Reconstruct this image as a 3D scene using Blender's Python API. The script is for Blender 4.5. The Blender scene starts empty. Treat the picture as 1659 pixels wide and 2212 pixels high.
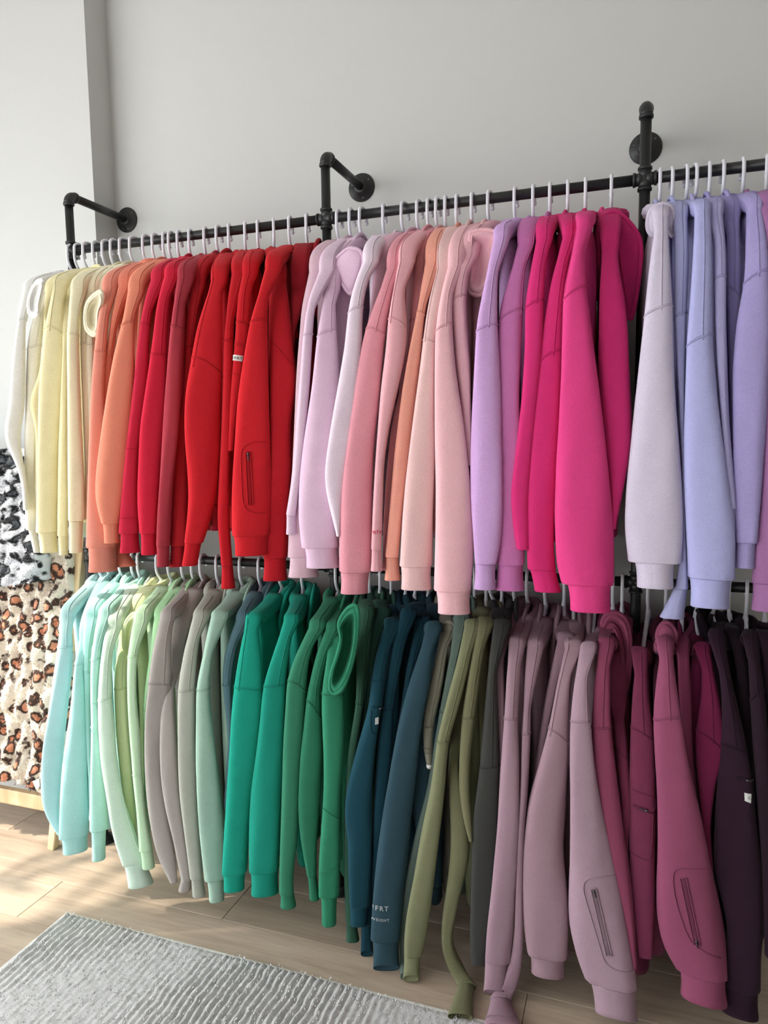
import bpy, bmesh, math, random
import numpy as np
from mathutils import Vector, Matrix, noise as mnoise

# ---------------------------------------------------------------- camera
F_PX, YAW, PITCH, ROLL = 1555.58, 0.3408, 0.1025, -0.0140   # measured on the 1659 x 2212 frame
CAM = np.array([0.0, -2.0, 1.44])
RAIL_U, RAIL_L = 2.0777, 1.0494                              # rail heights above the floor
WALL_Y = 0.2937
sc = bpy.context.scene
fw = np.array([-math.sin(YAW)*math.cos(PITCH), math.cos(YAW)*math.cos(PITCH), -math.sin(PITCH)])
_r = np.array([math.cos(YAW), math.sin(YAW), 0.0]); _u = np.cross(_r, fw)
rt = _r*math.cos(ROLL)+_u*math.sin(ROLL); up = np.cross(rt, fw)
cam = bpy.data.cameras.new('camera'); cam.sensor_fit = 'HORIZONTAL'; cam.sensor_width = 36.0
cam.lens = F_PX/1659*36.0; cam.clip_start = 0.05
camo = bpy.data.objects.new('camera', cam); sc.collection.objects.link(camo)
M = Matrix(((rt[0], up[0], -fw[0], CAM[0]), (rt[1], up[1], -fw[1], CAM[1]), (rt[2], up[2], -fw[2], CAM[2]), (0, 0, 0, 1)))
camo.matrix_world = M; sc.camera = camo
# ---------------------------------------------------------------- sky, sun, window light, exposure
w = bpy.data.worlds.new('sky'); sc.world = w; w.use_nodes = True
bg = w.node_tree.nodes['Background']; bg.inputs[0].default_value = (0.925, 0.965, 1.0, 1); bg.inputs[1].default_value = 3.0
sun = bpy.data.lights.new('sun', 'SUN'); sun.energy = 2.5; sun.angle = 0.012; sun.color = (1.0, 0.9, 0.76)
suno = bpy.data.objects.new('sun', sun); sc.collection.objects.link(suno)
SUN_DIR = Vector((0.88, 0.40, -0.78)).normalized()
suno.rotation_euler = SUN_DIR.to_track_quat('-Z', 'Y').to_euler(); suno.location = (-6, -4, 6)
sc.view_settings.view_transform = 'Standard'; sc.view_settings.look = 'None'
sc.view_settings.gamma = 1.0; sc.view_settings.use_curve_mapping = False
sc.view_settings.exposure = 1.46
# room extents
XL, XR, YF, CEIL = -3.3, 4.2, -4.6, 3.45
WIN_L = (-4.3, -0.48, 0.06, 2.75)       # window in the left wall: y0, y1, z0, z1
WIN_F = (-3.25, -2.2, 0.15, 3.2)          # unseen opening added in the front wall for frontal light: x0, x1, z0, z1
def portal(name, loc, rot, sx, sy):
    l = bpy.data.lights.new(name, 'AREA'); l.shape = 'RECTANGLE'; l.size = sx; l.size_y = sy; l.cycles.is_portal = True
    o = bpy.data.objects.new(name, l); sc.collection.objects.link(o); o.location = loc; o.rotation_euler = rot
portal('daylight_left', (XL-0.02, (WIN_L[0]+WIN_L[1])/2, (WIN_L[2]+WIN_L[3])/2), (0, -math.pi/2, 0), WIN_L[3]-WIN_L[2], WIN_L[1]-WIN_L[0])
portal('daylight_front', ((WIN_F[0]+WIN_F[1])/2, YF-0.02, (WIN_F[2]+WIN_F[3])/2), (math.pi/2, 0, 0), WIN_F[1]-WIN_F[0], WIN_F[3]-WIN_F[2])

# ---------------------------------------------------------------- helpers
def ray(px, py):
    return fw + rt*(px-829.5)/F_PX - up*(py-1106.0)/F_PX
def at(px, py, Y):                       # the point of the plane y = Y seen at a pixel
    d = ray(px, py); return CAM + d*((Y-CAM[1])/d[1])
def at_floor(px, py, z=0.0):
    d = ray(px, py); return CAM + d*((z-CAM[2])/d[2])
def rail_x(px, z):                       # where along a rail a pixel column meets it
    X = -0.8
    for _ in range(30):
        q = np.array([X, 0, z])-CAM; zz = q@fw
        s = 829.5+F_PX*(q@rt)/zz; X += (px-s)*zz/F_PX*0.9
    return X
def cloth(c):                            # dyed cotton: never fully saturated
    q = np.array(srgb(c)); l = float(q@np.array([.2126, .7152, .0722])); return tuple((q*.96+l*.04)*.98+.003)
def srgb(c):
    return tuple(((v/255)/12.92 if v/255 <= 0.04045 else ((v/255+0.055)/1.055)**2.4) for v in c)
C = sc.collection
def mesh_obj(name, verts, faces, mat, parent=None, smooth=True, color=None):
    me = bpy.data.meshes.new(name)
    me.from_pydata([tuple(map(float, v)) for v in verts], [], [tuple(map(int, f)) for f in faces])
    if smooth: me.polygons.foreach_set('use_smooth', np.ones(len(me.polygons), bool))
    me.materials.append(mat); me.update()
    o = bpy.data.objects.new(name, me); C.objects.link(o)
    if parent is not None:
        o.parent = parent; o.matrix_parent_inverse = Matrix.Translation(-Vector(parent.location))
    if color is not None: o.color = (*color, 1)
    return o
def empty(name, loc, label, cat, group=None):
    o = bpy.data.objects.new(name, None); C.objects.link(o); o.location = tuple(map(float, loc)); o.empty_display_size = 0.05
    o['label'] = label; o['category'] = cat
    if group: o['group'] = group
    return o
class MB:
    def __init__(s): s.v = []; s.f = []
    def add(s, v, f):
        n = len(s.v); s.v.extend([tuple(map(float, p)) for p in v]); s.f.extend([tuple(int(i)+n for i in q) for q in f]); return s
    def obj(s, name, mat, parent=None, smooth=True, color=None): return mesh_obj(name, s.v, s.f, mat, parent, smooth, color)
def grid_faces(nr, ns, cap0=True, cap1=True):
    f = []
    for i in range(nr-1):
        for j in range(ns):
            k = (j+1) % ns; f.append((i*ns+j, i*ns+k, (i+1)*ns+k, (i+1)*ns+j))
    if cap0: f.append(tuple(range(ns))[::-1])
    if cap1: f.append(tuple(range((nr-1)*ns, nr*ns)))
    return f
def tube(path, rad, ns=10, closed=False, flat=None):
    P = np.array(path, float); n = len(P); rad = np.broadcast_to(np.array(rad, float), (n,))
    if closed: T = np.roll(P, -1, 0)-np.roll(P, 1, 0)
    else: T = np.gradient(P, axis=0)
    T /= np.linalg.norm(T, axis=1)[:, None]+1e-12
    ref = np.array([0, 0, 1.0]) if abs(T[0][2]) < 0.9 else np.array([1.0, 0, 0])
    a = np.cross(T[0], ref); a /= np.linalg.norm(a); V = []
    for i in range(n):
        a = a-T[i]*(a@T[i]); a /= np.linalg.norm(a)+1e-12; b = np.cross(T[i], a)
        for j in range(ns):
            t = 2*math.pi*j/ns; V.append(P[i]+rad[i]*(a*math.cos(t)+b*math.sin(t)*(flat or 1)))
    if closed:
        f = []
        for i in range(n):
            for j in range(ns):
                k = (j+1) % ns; i2 = (i+1) % n; f.append((i*ns+j, i*ns+k, i2*ns+k, i2*ns+j))
        return V, f
    return V, grid_faces(n, ns)
def lathe(profile, o, axis, ns=24):      # (radius, distance along axis)
    o = np.array(o, float); ax = np.array(axis, float); ax /= np.linalg.norm(ax)
    ref = np.array([0, 0, 1.0]) if abs(ax[2]) < 0.9 else np.array([1.0, 0, 0])
    a = np.cross(ax, ref); a /= np.linalg.norm(a); b = np.cross(ax, a); V = []
    for r, h in profile:
        for j in range(ns):
            t = 2*math.pi*j/ns; V.append(o+ax*h+r*(a*math.cos(t)+b*math.sin(t)))
    return V, grid_faces(len(profile), ns)
def box(x0, x1, y0, y1, z0, z1):
    v = [(x0,y0,z0),(x1,y0,z0),(x1,y1,z0),(x0,y1,z0),(x0,y0,z1),(x1,y0,z1),(x1,y1,z1),(x0,y1,z1)]
    return v, [(0,3,2,1),(4,5,6,7),(0,1,5,4),(1,2,6,5),(2,3,7,6),(3,0,4,7)]
def catmull(P, n):
    P = np.array(P, float); Q = np.vstack([2*P[0]-P[1], P, 2*P[-1]-P[-2]]); m = len(P)-1; out = []
    for t in np.linspace(0, m-1e-9, n):
        i = int(t); f = t-i; p0, p1, p2, p3 = Q[i:i+4]
        out.append(0.5*((2*p1)+(p2-p0)*f+(2*p0-5*p1+4*p2-p3)*f*f+(3*p1-p0-3*p2+p3)*f**3))
    return np.array(out)

# ---------------------------------------------------------------- materials
def new_mat(name):
    m = bpy.data.materials.new(name); m.use_nodes = True; nt = m.node_tree
    return m, nt, nt.nodes['Principled BSDF']
def N(nt, kind, **kw):
    n = nt.nodes.new(kind)
    for k, v in kw.items():
        if k in n.inputs: n.inputs[k].default_value = v
        else: setattr(n, k, v)
    return n
def plain(name, rgb, rough=0.5, metal=0.0, noise=0.0, bump=0.0, bscale=200, spec=0.5):
    m, nt, b = new_mat(name); L = nt.links
    b.inputs['Roughness'].default_value = rough; b.inputs['Metallic'].default_value = metal
    b.inputs['Specular IOR Level'].default_value = spec
    b.inputs['Base Color'].default_value = (*rgb, 1)
    if noise or bump:
        tc = N(nt, 'ShaderNodeTexCoord'); nz = N(nt, 'ShaderNodeTexNoise', Scale=bscale, Detail=4.0)
        L.new(tc.outputs['Object'], nz.inputs['Vector'])
        if noise:
            hsv = N(nt, 'ShaderNodeMix', data_type='RGBA'); hsv.inputs[6].default_value = (*[c*(1-noise) for c in rgb], 1)
            hsv.inputs[7].default_value = (*[min(1, c*(1+noise)) for c in rgb], 1)
            L.new(nz.outputs['Fac'], hsv.inputs[0]); L.new(hsv.outputs[2], b.inputs['Base Color'])
        if bump:
            bp = N(nt, 'ShaderNodeBump', Strength=bump, Distance=0.002); L.new(nz.outputs['Fac'], bp.inputs['Height']); L.new(bp.outputs[0], b.inputs['Normal'])
    return m
def fabric(name, rib=False):             # brushed fleece; the colour is the object's own
    m, nt, b = new_mat(name); L = nt.links
    oi = N(nt, 'ShaderNodeObjectInfo'); tc = N(nt, 'ShaderNodeTexCoord')
    nz = N(nt, 'ShaderNodeTexNoise', Scale=620.0, Detail=3.0); L.new(tc.outputs['Object'], nz.inputs['Vector'])
    n2 = N(nt, 'ShaderNodeTexNoise', Scale=26.0, Detail=3.0); L.new(tc.outputs['Object'], n2.inputs['Vector'])
    mr = N(nt, 'ShaderNodeMapRange'); mr.inputs[1].default_value = .25; mr.inputs[2].default_value = .75; mr.inputs[3].default_value = .84; mr.inputs[4].default_value = 1.12
    L.new(nz.outputs['Fac'], mr.inputs[0])
    mr2 = N(nt, 'ShaderNodeMapRange'); mr2.inputs[1].default_value = .3; mr2.inputs[2].default_value = .7; mr2.inputs[3].default_value = .975; mr2.inputs[4].default_value = 1.02
    L.new(n2.outputs['Fac'], mr2.inputs[0])
    mu = N(nt, 'ShaderNodeMath', operation='MULTIPLY'); L.new(mr.outputs[0], mu.inputs[0]); L.new(mr2.outputs[0], mu.inputs[1])
    vm = N(nt, 'ShaderNodeVectorMath', operation='SCALE'); L.new(oi.outputs['Color'], vm.inputs[0]); L.new(mu.outputs[0], vm.inputs['Scale'])
    L.new(vm.outputs[0], b.inputs['Base Color'])
    b.inputs['Roughness'].default_value = 0.92; b.inputs['Specular IOR Level'].default_value = 0.12
    b.inputs['Sheen Weight'].default_value = 0.16; b.inputs['Sheen Roughness'].default_value = 0.45
    st = N(nt, 'ShaderNodeMix', data_type='RGBA'); st.inputs[0].default_value = .3; L.new(oi.outputs['Color'], st.inputs[6]); st.inputs[7].default_value = (1, 1, 1, 1); L.new(st.outputs[2], b.inputs['Sheen Tint'])
    ad = N(nt, 'ShaderNodeMath', operation='ADD'); s2 = N(nt, 'ShaderNodeMath', operation='MULTIPLY'); s2.inputs[1].default_value = 1.2
    n3 = N(nt, 'ShaderNodeTexNoise', Scale=14.0, Detail=2.0); L.new(tc.outputs['Object'], n3.inputs['Vector'])
    L.new(n3.outputs['Fac'], s2.inputs[0]); L.new(s2.outputs[0], ad.inputs[0]); L.new(nz.outputs['Fac'], ad.inputs[1])
    bp = N(nt, 'ShaderNodeBump', Strength=0.30, Distance=0.0022); L.new(ad.outputs[0], bp.inputs['Height']); L.new(bp.outputs[0], b.inputs['Normal'])
    return m
FLEECE = fabric('fleece'); RIB = fabric('rib_knit')
WHITE_PLASTIC = plain('white_plastic', srgb((232, 231, 240)), 0.28, noise=0.01, bscale=30)
PIPE = plain('black_pipe', srgb((34, 35, 36)), 0.42, noise=0.25, bump=0.25, bscale=90)
METAL = plain('zip_metal', srgb((92, 92, 95)), 0.35, 0.8, noise=0.1)
WALL = plain('wall_paint', srgb((210, 210, 208)), 0.75, noise=0.012, bump=0.06, bscale=60, spec=0.2)
CEILM = plain('ceiling_paint', srgb((232, 232, 228)), 0.8, noise=0.01, bump=0.05, bscale=60, spec=0.2)
TAG = plain('tag_cloth', srgb((225, 226, 224)), 0.8, noise=0.03, bscale=400)
INK = plain('black_print', srgb((24, 24, 26)), 0.7, noise=0.05)
GREYINK = plain('grey_print', srgb((176, 180, 182)), 0.6, noise=0.04)
REDINK = plain('red_thread', srgb((205, 60, 90)), 0.8, noise=0.05)
PINE = None
def wood(name, c0, c1, axis, scale, rough=0.5, per_object=True, stretch=14.0):
    m, nt, b = new_mat(name); L = nt.links
    tc = N(nt, 'ShaderNodeTexCoord'); mp = N(nt, 'ShaderNodeMapping'); s = [scale*stretch]*3; s[axis] = scale
    mp.inputs['Scale'].default_value = s
    L.new(tc.outputs['Object'], mp.inputs['Vector'])
    src = mp.outputs[0]
    if per_object:
        oi = N(nt, 'ShaderNodeObjectInfo'); ml = N(nt, 'ShaderNodeVectorMath', operation='SCALE'); cx = N(nt, 'ShaderNodeCombineXYZ')
        for i in range(3): L.new(oi.outputs['Random'], cx.inputs[i])
        L.new(cx.outputs[0], ml.inputs[0]); ml.inputs['Scale'].default_value = 37.0
        av = N(nt, 'ShaderNodeVectorMath', operation='ADD'); L.new(src, av.inputs[0]); L.new(ml.outputs[0], av.inputs[1]); src = av.outputs[0]
    n1 = N(nt, 'ShaderNodeTexNoise', Scale=1.0, Detail=6.0, Roughness=0.62, Distortion=0.6); L.new(src, n1.inputs['Vector'])
    n2 = N(nt, 'ShaderNodeTexNoise', Scale=7.0, Detail=4.0); L.new(src, n2.inputs['Vector'])
    mx = N(nt, 'ShaderNodeMath', operation='MULTIPLY_ADD'); mx.inputs[1].default_value = 0.35; L.new(n2.outputs['Fac'], mx.inputs[0]); L.new(n1.outputs['Fac'], mx.inputs[2])
    cr = N(nt, 'ShaderNodeValToRGB'); cr.color_ramp.elements[0].position = 0.42; cr.color_ramp.elements[0].color = (*c0, 1)
    cr.color_ramp.elements[1].position = 0.86; cr.color_ramp.elements[1].color = (*c1, 1)
    L.new(mx.outputs[0], cr.inputs[0]); last = cr.outputs[0]
    if per_object:
        mr = N(nt, 'ShaderNodeMapRange'); mr.inputs[3].default_value = 0.86; mr.inputs[4].default_value = 1.1; L.new(oi.outputs['Random'], mr.inputs[0])
        vs = N(nt, 'ShaderNodeVectorMath', operation='SCALE'); L.new(last, vs.inputs[0]); L.new(mr.outputs[0], vs.inputs['Scale']); last = vs.outputs[0]
    L.new(last, b.inputs['Base Color']); b.inputs['Roughness'].default_value = rough; b.inputs['Specular IOR Level'].default_value = 0.35
    bp = N(nt, 'ShaderNodeBump', Strength=0.2, Distance=0.001); L.new(mx.outputs[0], bp.inputs['Height']); L.new(bp.outputs[0], b.inputs['Normal'])
    return m
OAK = wood('oak_plank', srgb((168, 148, 130)), srgb((205, 186, 166)), 0, 1.6, 0.5)
PINE = wood('pine', srgb((205, 170, 125)), srgb((238, 212, 172)), 2, 2.0, 0.5)

# ---------------------------------------------------------------- room shell
def struct(name, v, f, mat):
    o = mesh_obj(name, v, f, mat, smooth=False); o['kind'] = 'structure'; return o
T = 0.12
struct('wall_back', *box(XL-T, XR+T, WALL_Y, WALL_Y+T, -0.05, CEIL), WALL)
struct('trim_1', *box(XL, -1.855, 0.18, WALL_Y, 0, CEIL), WALL)                 # boxed-out pier of the back wall
struct('wall_right', *box(XR, XR+T, YF, WALL_Y, -0.05, CEIL), WALL)
struct('ceiling', *box(XL-T, XR+T, YF-T, WALL_Y+T, CEIL, CEIL+0.1), CEILM)
def holed(name, axis, c, a0, a1, hole):
    h0, h1, z0, z1 = hole; mb = MB()
    for (p0, p1, q0, q1) in ((a0, h0, -0.05, CEIL), (h1, a1, -0.05, CEIL), (h0, h1, -0.05, z0), (h0, h1, z1, CEIL)):
        mb.add(*(box(c-T, c, p0, p1, q0, q1) if axis == 'x' else box(p0, p1, c-T, c, q0, q1)))
    o = mb.obj(name, WALL, smooth=False); o['kind'] = 'structure'
holed('wall_left', 'x', XL, YF, WALL_Y, WIN_L)
holed('wall_front', 'y', YF, XL, XR, WIN_F)
FRAME = plain('window_frame_paint', srgb((238, 238, 236)), 0.4, noise=0.01)
def window(name, axis, c, hole, nm):
    h0, h1, z0, z1 = hole; mb = MB(); t = 0.025
    bars = [(h0, h0+.05, z0, z1), (h1-.05, h1, z0, z1), (h0+.05, h1-.05, z0, z0+.05), (h0+.05, h1-.05, z1-.05, z1)]
    for k in range(1, nm): m = h0+(h1-h0)*k/nm; bars.append((m-.025, m+.025, z0+.05, z1-.05))
    for p0, p1, q0, q1 in bars: mb.add(*(box(c-.09, c-.04, p0, p1, q0, q1) if axis == 'x' else box(p0, p1, c-.09, c-.04, q0, q1)))
    o = mb.obj(name, FRAME, smooth=False); o['kind'] = 'structure'
window('window_1', 'x', XL, WIN_L, 5); window('added_window', 'y', YF, WIN_F, 3)  # the front frame fills the opening added for frontal light
fl = struct('floor', *box(XL, XR, YF, WALL_Y, -0.05, -0.004), plain('floor_joint', srgb((92, 78, 66)), 0.8, noise=0.1))
struct('sun_blocker', *box(-9.3, -9, -16, -3.95, -0.05, 9.0), plain('blocker_paint', srgb((226, 226, 224)), .9, noise=.03, bscale=3))   # unseen house slab added to block the sun from part of the window
struct('road', *box(-30, XL-T, -20, 12, -.4, -.06), plain('pale_concrete', srgb((192, 192, 190)), .9, noise=.08, bscale=30))  # ground colour lightened to bounce more daylight indoors
# oak planks, each a piece of the floor
PW = 0.188; random.seed(4)
def plank(x0, x1, y0, y1, z=0.0):
    bvl = 0.0016
    v = [(x0+.0006,y0+.0006,-.004),(x1-.0006,y0+.0006,-.004),(x1-.0006,y1-.0006,-.004),(x0+.0006,y1-.0006,-.004),
         (x0+.0006,y0+.0006,z-bvl),(x1-.0006,y0+.0006,z-bvl),(x1-.0006,y1-.0006,z-bvl),(x0+.0006,y1-.0006,z-bvl),
         (x0+bvl,y0+bvl,z),(x1-bvl,y0+bvl,z),(x1-bvl,y1-bvl,z),(x0+bvl,y1-bvl,z)]
    f = [(0,1,5,4),(1,2,6,5),(2,3,7,6),(3,0,4,7),(4,5,9,8),(5,6,10,9),(6,7,11,10),(7,4,8,11),(8,9,10,11)]
    return v, f
PY0 = -0.4349
rows_y = [PY0+PW*k for k in range(-22, 5)]
for k, y0 in enumerate(rows_y):
    y1 = min(y0+PW, WALL_Y)
    if y1 <= y0: continue
    xs = {0: -1.7637}.get(round((y0-PY0)/PW), -1.7637+random.uniform(0.25, 1.2))
    if round((y0-PY0)/PW) == 1: xs = -1.16
    if round((y0-PY0)/PW) == -1: xs = -0.55
    x = xs-1.52*2
    while x < XR:
        a, b_ = max(x, XL), min(x+1.52, XR)
        if b_-a > 0.02: mesh_obj('plank', *plank(a, b_, y0, y1), OAK, fl, smooth=False)
        x += 1.52

# ---------------------------------------------------------------- black pipe clothes rack
PX = (-1.8064, -0.8747, -0.0012, 0.86); ZT = 2.2557; PR = 0.0134
rack = empty('clothes_rack', (PX[0], 0, 0), 'black iron pipe clothes rack with two rails fixed to the white wall', 'clothes rack')
def cyl(a, b, r, name, ns=20):
    a = np.array(a, float); b = np.array(b, float); L = np.linalg.norm(b-a)
    v, f = lathe([(r, 0), (r, L)], a, b-a, ns); return mesh_obj(name, v, f, PIPE, rack)
def band(o, axis, h0, h1, r=PR*1.32): return lathe([(PR*1.05, h0), (r, h0+.0008), (r, h1-.0008), (PR*1.05, h1)], o, axis, 22)
def cross(x, z, left=True, right=True):
    mb = MB(); arms = [((0,0,1)), ((0,0,-1))]+([(1,0,0)] if right else [])+([(-1,0,0)] if left else [])
    for a in arms:
        mb.add(*lathe([(PR*1.16, 0), (PR*1.16, .024)], (x, 0, z), a, 22)); mb.add(*band((x, 0, z), a, .0215, .029))
    v, f = lathe([(PR*1.2*math.cos(t), PR*1.2*math.sin(t)) for t in np.linspace(-1.5, 1.5, 9)], (x, 0, z), (0, 1, 0), 20); mb.add(v, f)
    mb.obj('pipe_cross', PIPE, rack)
def elbow(x):
    mb = MB(); R0 = .026
    path = [(x, R0-R0*math.cos(t), ZT-R0+R0*math.sin(t)) for t in np.linspace(0, math.pi/2, 10)]
    mb.add(*tube(path, PR*1.2, 20)); mb.add(*band((x, 0, ZT-R0), (0, 0, -1), -.002, .007)); mb.add(*band((x, R0, ZT), (0, 1, 0), -.002, .007))
    mb.obj('pipe_elbow', PIPE, rack)
def flange(o, axis):
    v, f = lathe([(.045, 0), (.045, .0035), (.043, .0055), (PR*1.75, .0075), (PR*1.6, .016), (PR*1.5, .0185), (PR, .019)], o, axis, 32)
    fo = mesh_obj('flange', v, f, PIPE, rack); mb = MB(); ax = np.array(axis, float)
    s1 = np.array([1.0, 0, 0]); s2 = np.cross(ax, s1)
    for k in range(3):
        t = math.radians(40+120*k); c = np.array(o)+ax*.0045+.033*(s1*math.cos(t)+s2*math.sin(t))
        mb.add(*lathe([(.0042, 0), (.0042, .0016), (.0025, .0022)], c, axis, 10))
    so = mb.obj('screw', METAL, fo); so.matrix_parent_inverse = fo.matrix_world.inverted()
    so.parent = fo; so.matrix_parent_inverse = Matrix.Translation((0, 0, 0))
for i, x in enumerate(PX):
    cyl((x, 0, .019), (x, 0, ZT-.026), PR, 'post'); elbow(x)
    cyl((x, .026, ZT), (x, WALL_Y-.01, ZT), PR, 'wall_arm'); flange((x, WALL_Y, ZT), (0, -1, 0)); flange((x, 0, 0), (0, 0, 1))
    for z in (RAIL_U, RAIL_L): cross(x, z, i > 0, i < 3)
for i in range(3):
    for z in (RAIL_U, RAIL_L): cyl((PX[i], 0, z), (PX[i+1], 0, z), PR, 'rail')

# ---------------------------------------------------------------- hangers: one is built, the rest are copies
def hanger_meshes():
    ey, ez = .0255, .0180
    pts = [(0, ey, -.019), (0, ey, -.008)]+[(0, ey*math.cos(t), ez*math.sin(t)) for t in np.linspace(.25, math.pi-.25, 10)]
    pts += [(0, -ey, -.006), (0, -ey-.001, -.024), (0, -ey+.001, -.040), (0, -ey+.007, -.053), (0, -.010, -.064), (0, -.001, -.074), (0, 0, -.086)]
    h = MB(); P = catmull(pts, 64); rad = np.full(64, .0045); rad[0] = .003; rad[-8:] = np.linspace(.0048, .0075, 8)
    h.add(*tube(P, rad, 10)); h.add(*lathe([(.0060*math.cos(t), .0060*math.sin(t)) for t in np.linspace(-1.5, 1.5, 7)], P[0], (0, 0, 1), 10))
    a = MB()
    for s in (-1, 1):
        a.add(*tube(catmull([(0, 0, -.076), (0, s*.03, -.093), (0, s*.07, -.114), (0, s*.105, -.138), (0, s*.122, -.156), (0, s*.118, -.170), (0, s*.09, -.173)], 30), .0054, 8))
        a.add(*tube(catmull([(0, s*.010, -.080), (0, s*.032, -.100), (0, s*.030, -.128), (0, s*.013, -.136), (0, s*.006, -.124)], 14), .0034, 7))
    b = MB(); b.add(*tube([(0, -.09, -.173), (0, -.03, -.1745), (0, .03, -.1745), (0, .09, -.173)], .0046, 8))
    return h, a, b
proto_hanger = None
def place_hanger(X, Z, ang, label, group, mat):
    global proto_hanger
    if proto_hanger is None:
        e = empty('hanger', (0, 0, 0), label, 'hanger', group)
        h, a, b = hanger_meshes()
        for mb, nm in ((h, 'hook'), (a, 'shoulder_arms'), (b, 'trouser_bar')):
            o = mb.obj(nm, mat); o.parent = e
        proto_hanger = e
    else:
        e = proto_hanger.copy(); C.objects.link(e); e['label'] = label; e['group'] = group
        for ch in proto_hanger.children:
            c = ch.copy(); C.objects.link(c); c.parent = e; c.matrix_parent_inverse = Matrix.Identity(4)
    e.location = (X, 0, Z); e.rotation_euler = (0, 0, ang)
    return e

# ---------------------------------------------------------------- garments
ZOOM = {'A': (0, 380, 2.5714), 'B': (240, 420, 2.542), 'C': (600, 420, 2.404), 'D': (980, 180, 1.906), 'E': (1300, 300, 2.011),
        'F': (0, 1180, 2.765), 'G': (380, 1180, 2.634), 'H': (680, 1220, 2.2295), 'I': (980, 1200, 2.1857), 'J': (1240, 1200, 2.186),
        'Q': (480, 500, 6.144), 'S': (480, 920, 6.144), 'U': (700, 1440, 3.687), 'P': (0, 0, 1.0)}
def zx(z, x): return ZOOM[z][0]+x/ZOOM[z][2]
def zy(z, y): return ZOOM[z][1]+y/ZOOM[z][2]
def sgnpow(c, e): return np.sign(c)*np.abs(c)**e
class Sleeve:
    """A hanging sleeve: rings down its length, each an ellipse-like section with centre, half width A and half depth B."""
    def __init__(s, rows, Yf, neck, hookx, rng, ytop_dy=.07, nexp=2.8):
        rows = np.array(sorted(rows), float); n = max(24, int((rows[-1, 0]-rows[0, 0])/11))
        ys = np.linspace(rows[0, 0], rows[-1, 0], n)
        L = np.interp(ys, rows[:, 0], rows[:, 1]); R = np.interp(ys, rows[:, 0], rows[:, 2])
        k = np.array([1, 4, 7, 9, 7, 4, 1.0]); k /= k.sum()
        def sm(a):
            p = np.concatenate([2*a[0]-a[1:4][::-1], a, 2*a[-1]-a[-4:-1][::-1]]); return np.convolve(p, k, 'valid')
        for _ in range(2): L, R = sm(L), sm(R)
        need = np.clip(36*(1-np.linspace(0, 1, n)/.30), 0, None)-(R-L); need = np.clip(need, 0, None)   # the shoulder is never a mere strip: it runs on under its neighbour
        if hookx < .02: R = R+need*.8; L = L-need*.2
        else: L = L-need*.8; R = R+need*.2
        s.ys, s.xc, s.hw = ys, (L+R)/2, np.maximum((R-L)/2, 2.0); s.nexp = nexp
        cs, As, Bs = [], [], []
        for i in range(n):
            z0 = at(s.xc[0], ys[0], Yf)[2]; zi = at(s.xc[i], ys[i], Yf)[2]
            Y = Yf+ytop_dy*math.exp(-((z0-zi)/.075)) if True else Yf
            c, a, b = s.section(s.xc[i], ys[i], s.hw[i], Y); cs.append(c); As.append(a); Bs.append(b)
        s.nrow = n
        # over the shoulder to the neck
        d = np.array([cs[0][0]-hookx, cs[0][1], 0.0]); d /= np.linalg.norm(d); s.d = d
        Nk = np.array([hookx, 0, neck])+d*.055; P0 = cs[0]; a0, b0 = As[0], Bs[0]; aw = np.linalg.norm(a0); bw = np.linalg.norm(b0)
        P1 = P0+np.array([0, 0, .40*max(.02, (neck-P0[2]))])+d*.002; P2 = Nk+d*.085+np.array([0, 0, -.034])
        tc, ta, tb = [], [], []; K = 16
        for i in range(K, 0, -1):
            t = i/K; p = (1-t)**3*P0+3*(1-t)**2*t*P1+3*(1-t)*t*t*P2+t**3*Nk
            tg = 3*(1-t)**2*(P1-P0)+6*(1-t)*t*(P2-P1)+3*t*t*(Nk-P2); tg /= np.linalg.norm(tg)
            ah = a0/aw; nh = np.array([-d[1], d[0], 0.0]); nh *= np.sign(nh@ah) or 1
            ah = ah*(1-t)+nh*t; ah -= tg*(ah@tg); ah /= np.linalg.norm(ah); bh = np.cross(tg, ah); bh *= (1 if bh@(b0+np.array([0, 0, .02])) > 0 else -1)
            tc.append(p); ta.append(ah*(aw*(1-t)+.029*t)); tb.append(bh*(bw*(1-t)+.020*t))
        s.c = np.array(tc+cs); s.a = np.array(ta+As); s.b = np.array(tb+Bs); s.K = K; s.n = len(s.c)
        s.ph = rng.uniform(0, 6.28, 6); s.wr = rng.uniform(.9, 1.8); s.gather = 0.035
        zz = s.c[:, 2]; s.fromend = np.concatenate([[0], np.cumsum(np.linalg.norm(np.diff(s.c, axis=0), axis=1))]); s.fromend = s.fromend[-1]-s.fromend
    @staticmethod
    def section(x, y, hw, Y):
        P = at(x, y, Y)
        if P[2] < .008: P = at_floor(x, y, .008)
        rv = P-CAM; zz = rv@fw; h = np.array([rv[0], rv[1], 0]); h /= np.linalg.norm(h)
        e = np.array([h[1], -h[0], 0.0]); k = e@rt-(rv@rt/zz)*(e@fw); a = hw*zz/(F_PX*k)
        b = min(max(.55*a, .017), .042); w = min(1.0, max(0.0, (.045-P[2])/.04)); q = -h*(1-w)+np.array([0, 0, 1.0])*w; q /= np.linalg.norm(q)   # cloth that reaches the floor lies down on it
        b *= 1-.45*w; c = P+h*b*(1-w); c[2] = max(c[2], .006+b*w*.95); return c, e*a, q*b
    def disp(s, i, th):
        fe = np.interp(i, np.arange(s.n), s.fromend)
        g = np.exp(-fe/.022)*s.gather*(np.sin(9*th+s.ph[3])*.6+np.sin(15*th+s.ph[4])*.4)
        w = .024*np.sin(2*th+s.ph[0]+fe*7)+.02*np.sin(3*th+s.ph[1]-fe*9)+.010*np.sin(5*th+s.ph[2]+fe*17)
        return 1+g+w*s.wr
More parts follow.
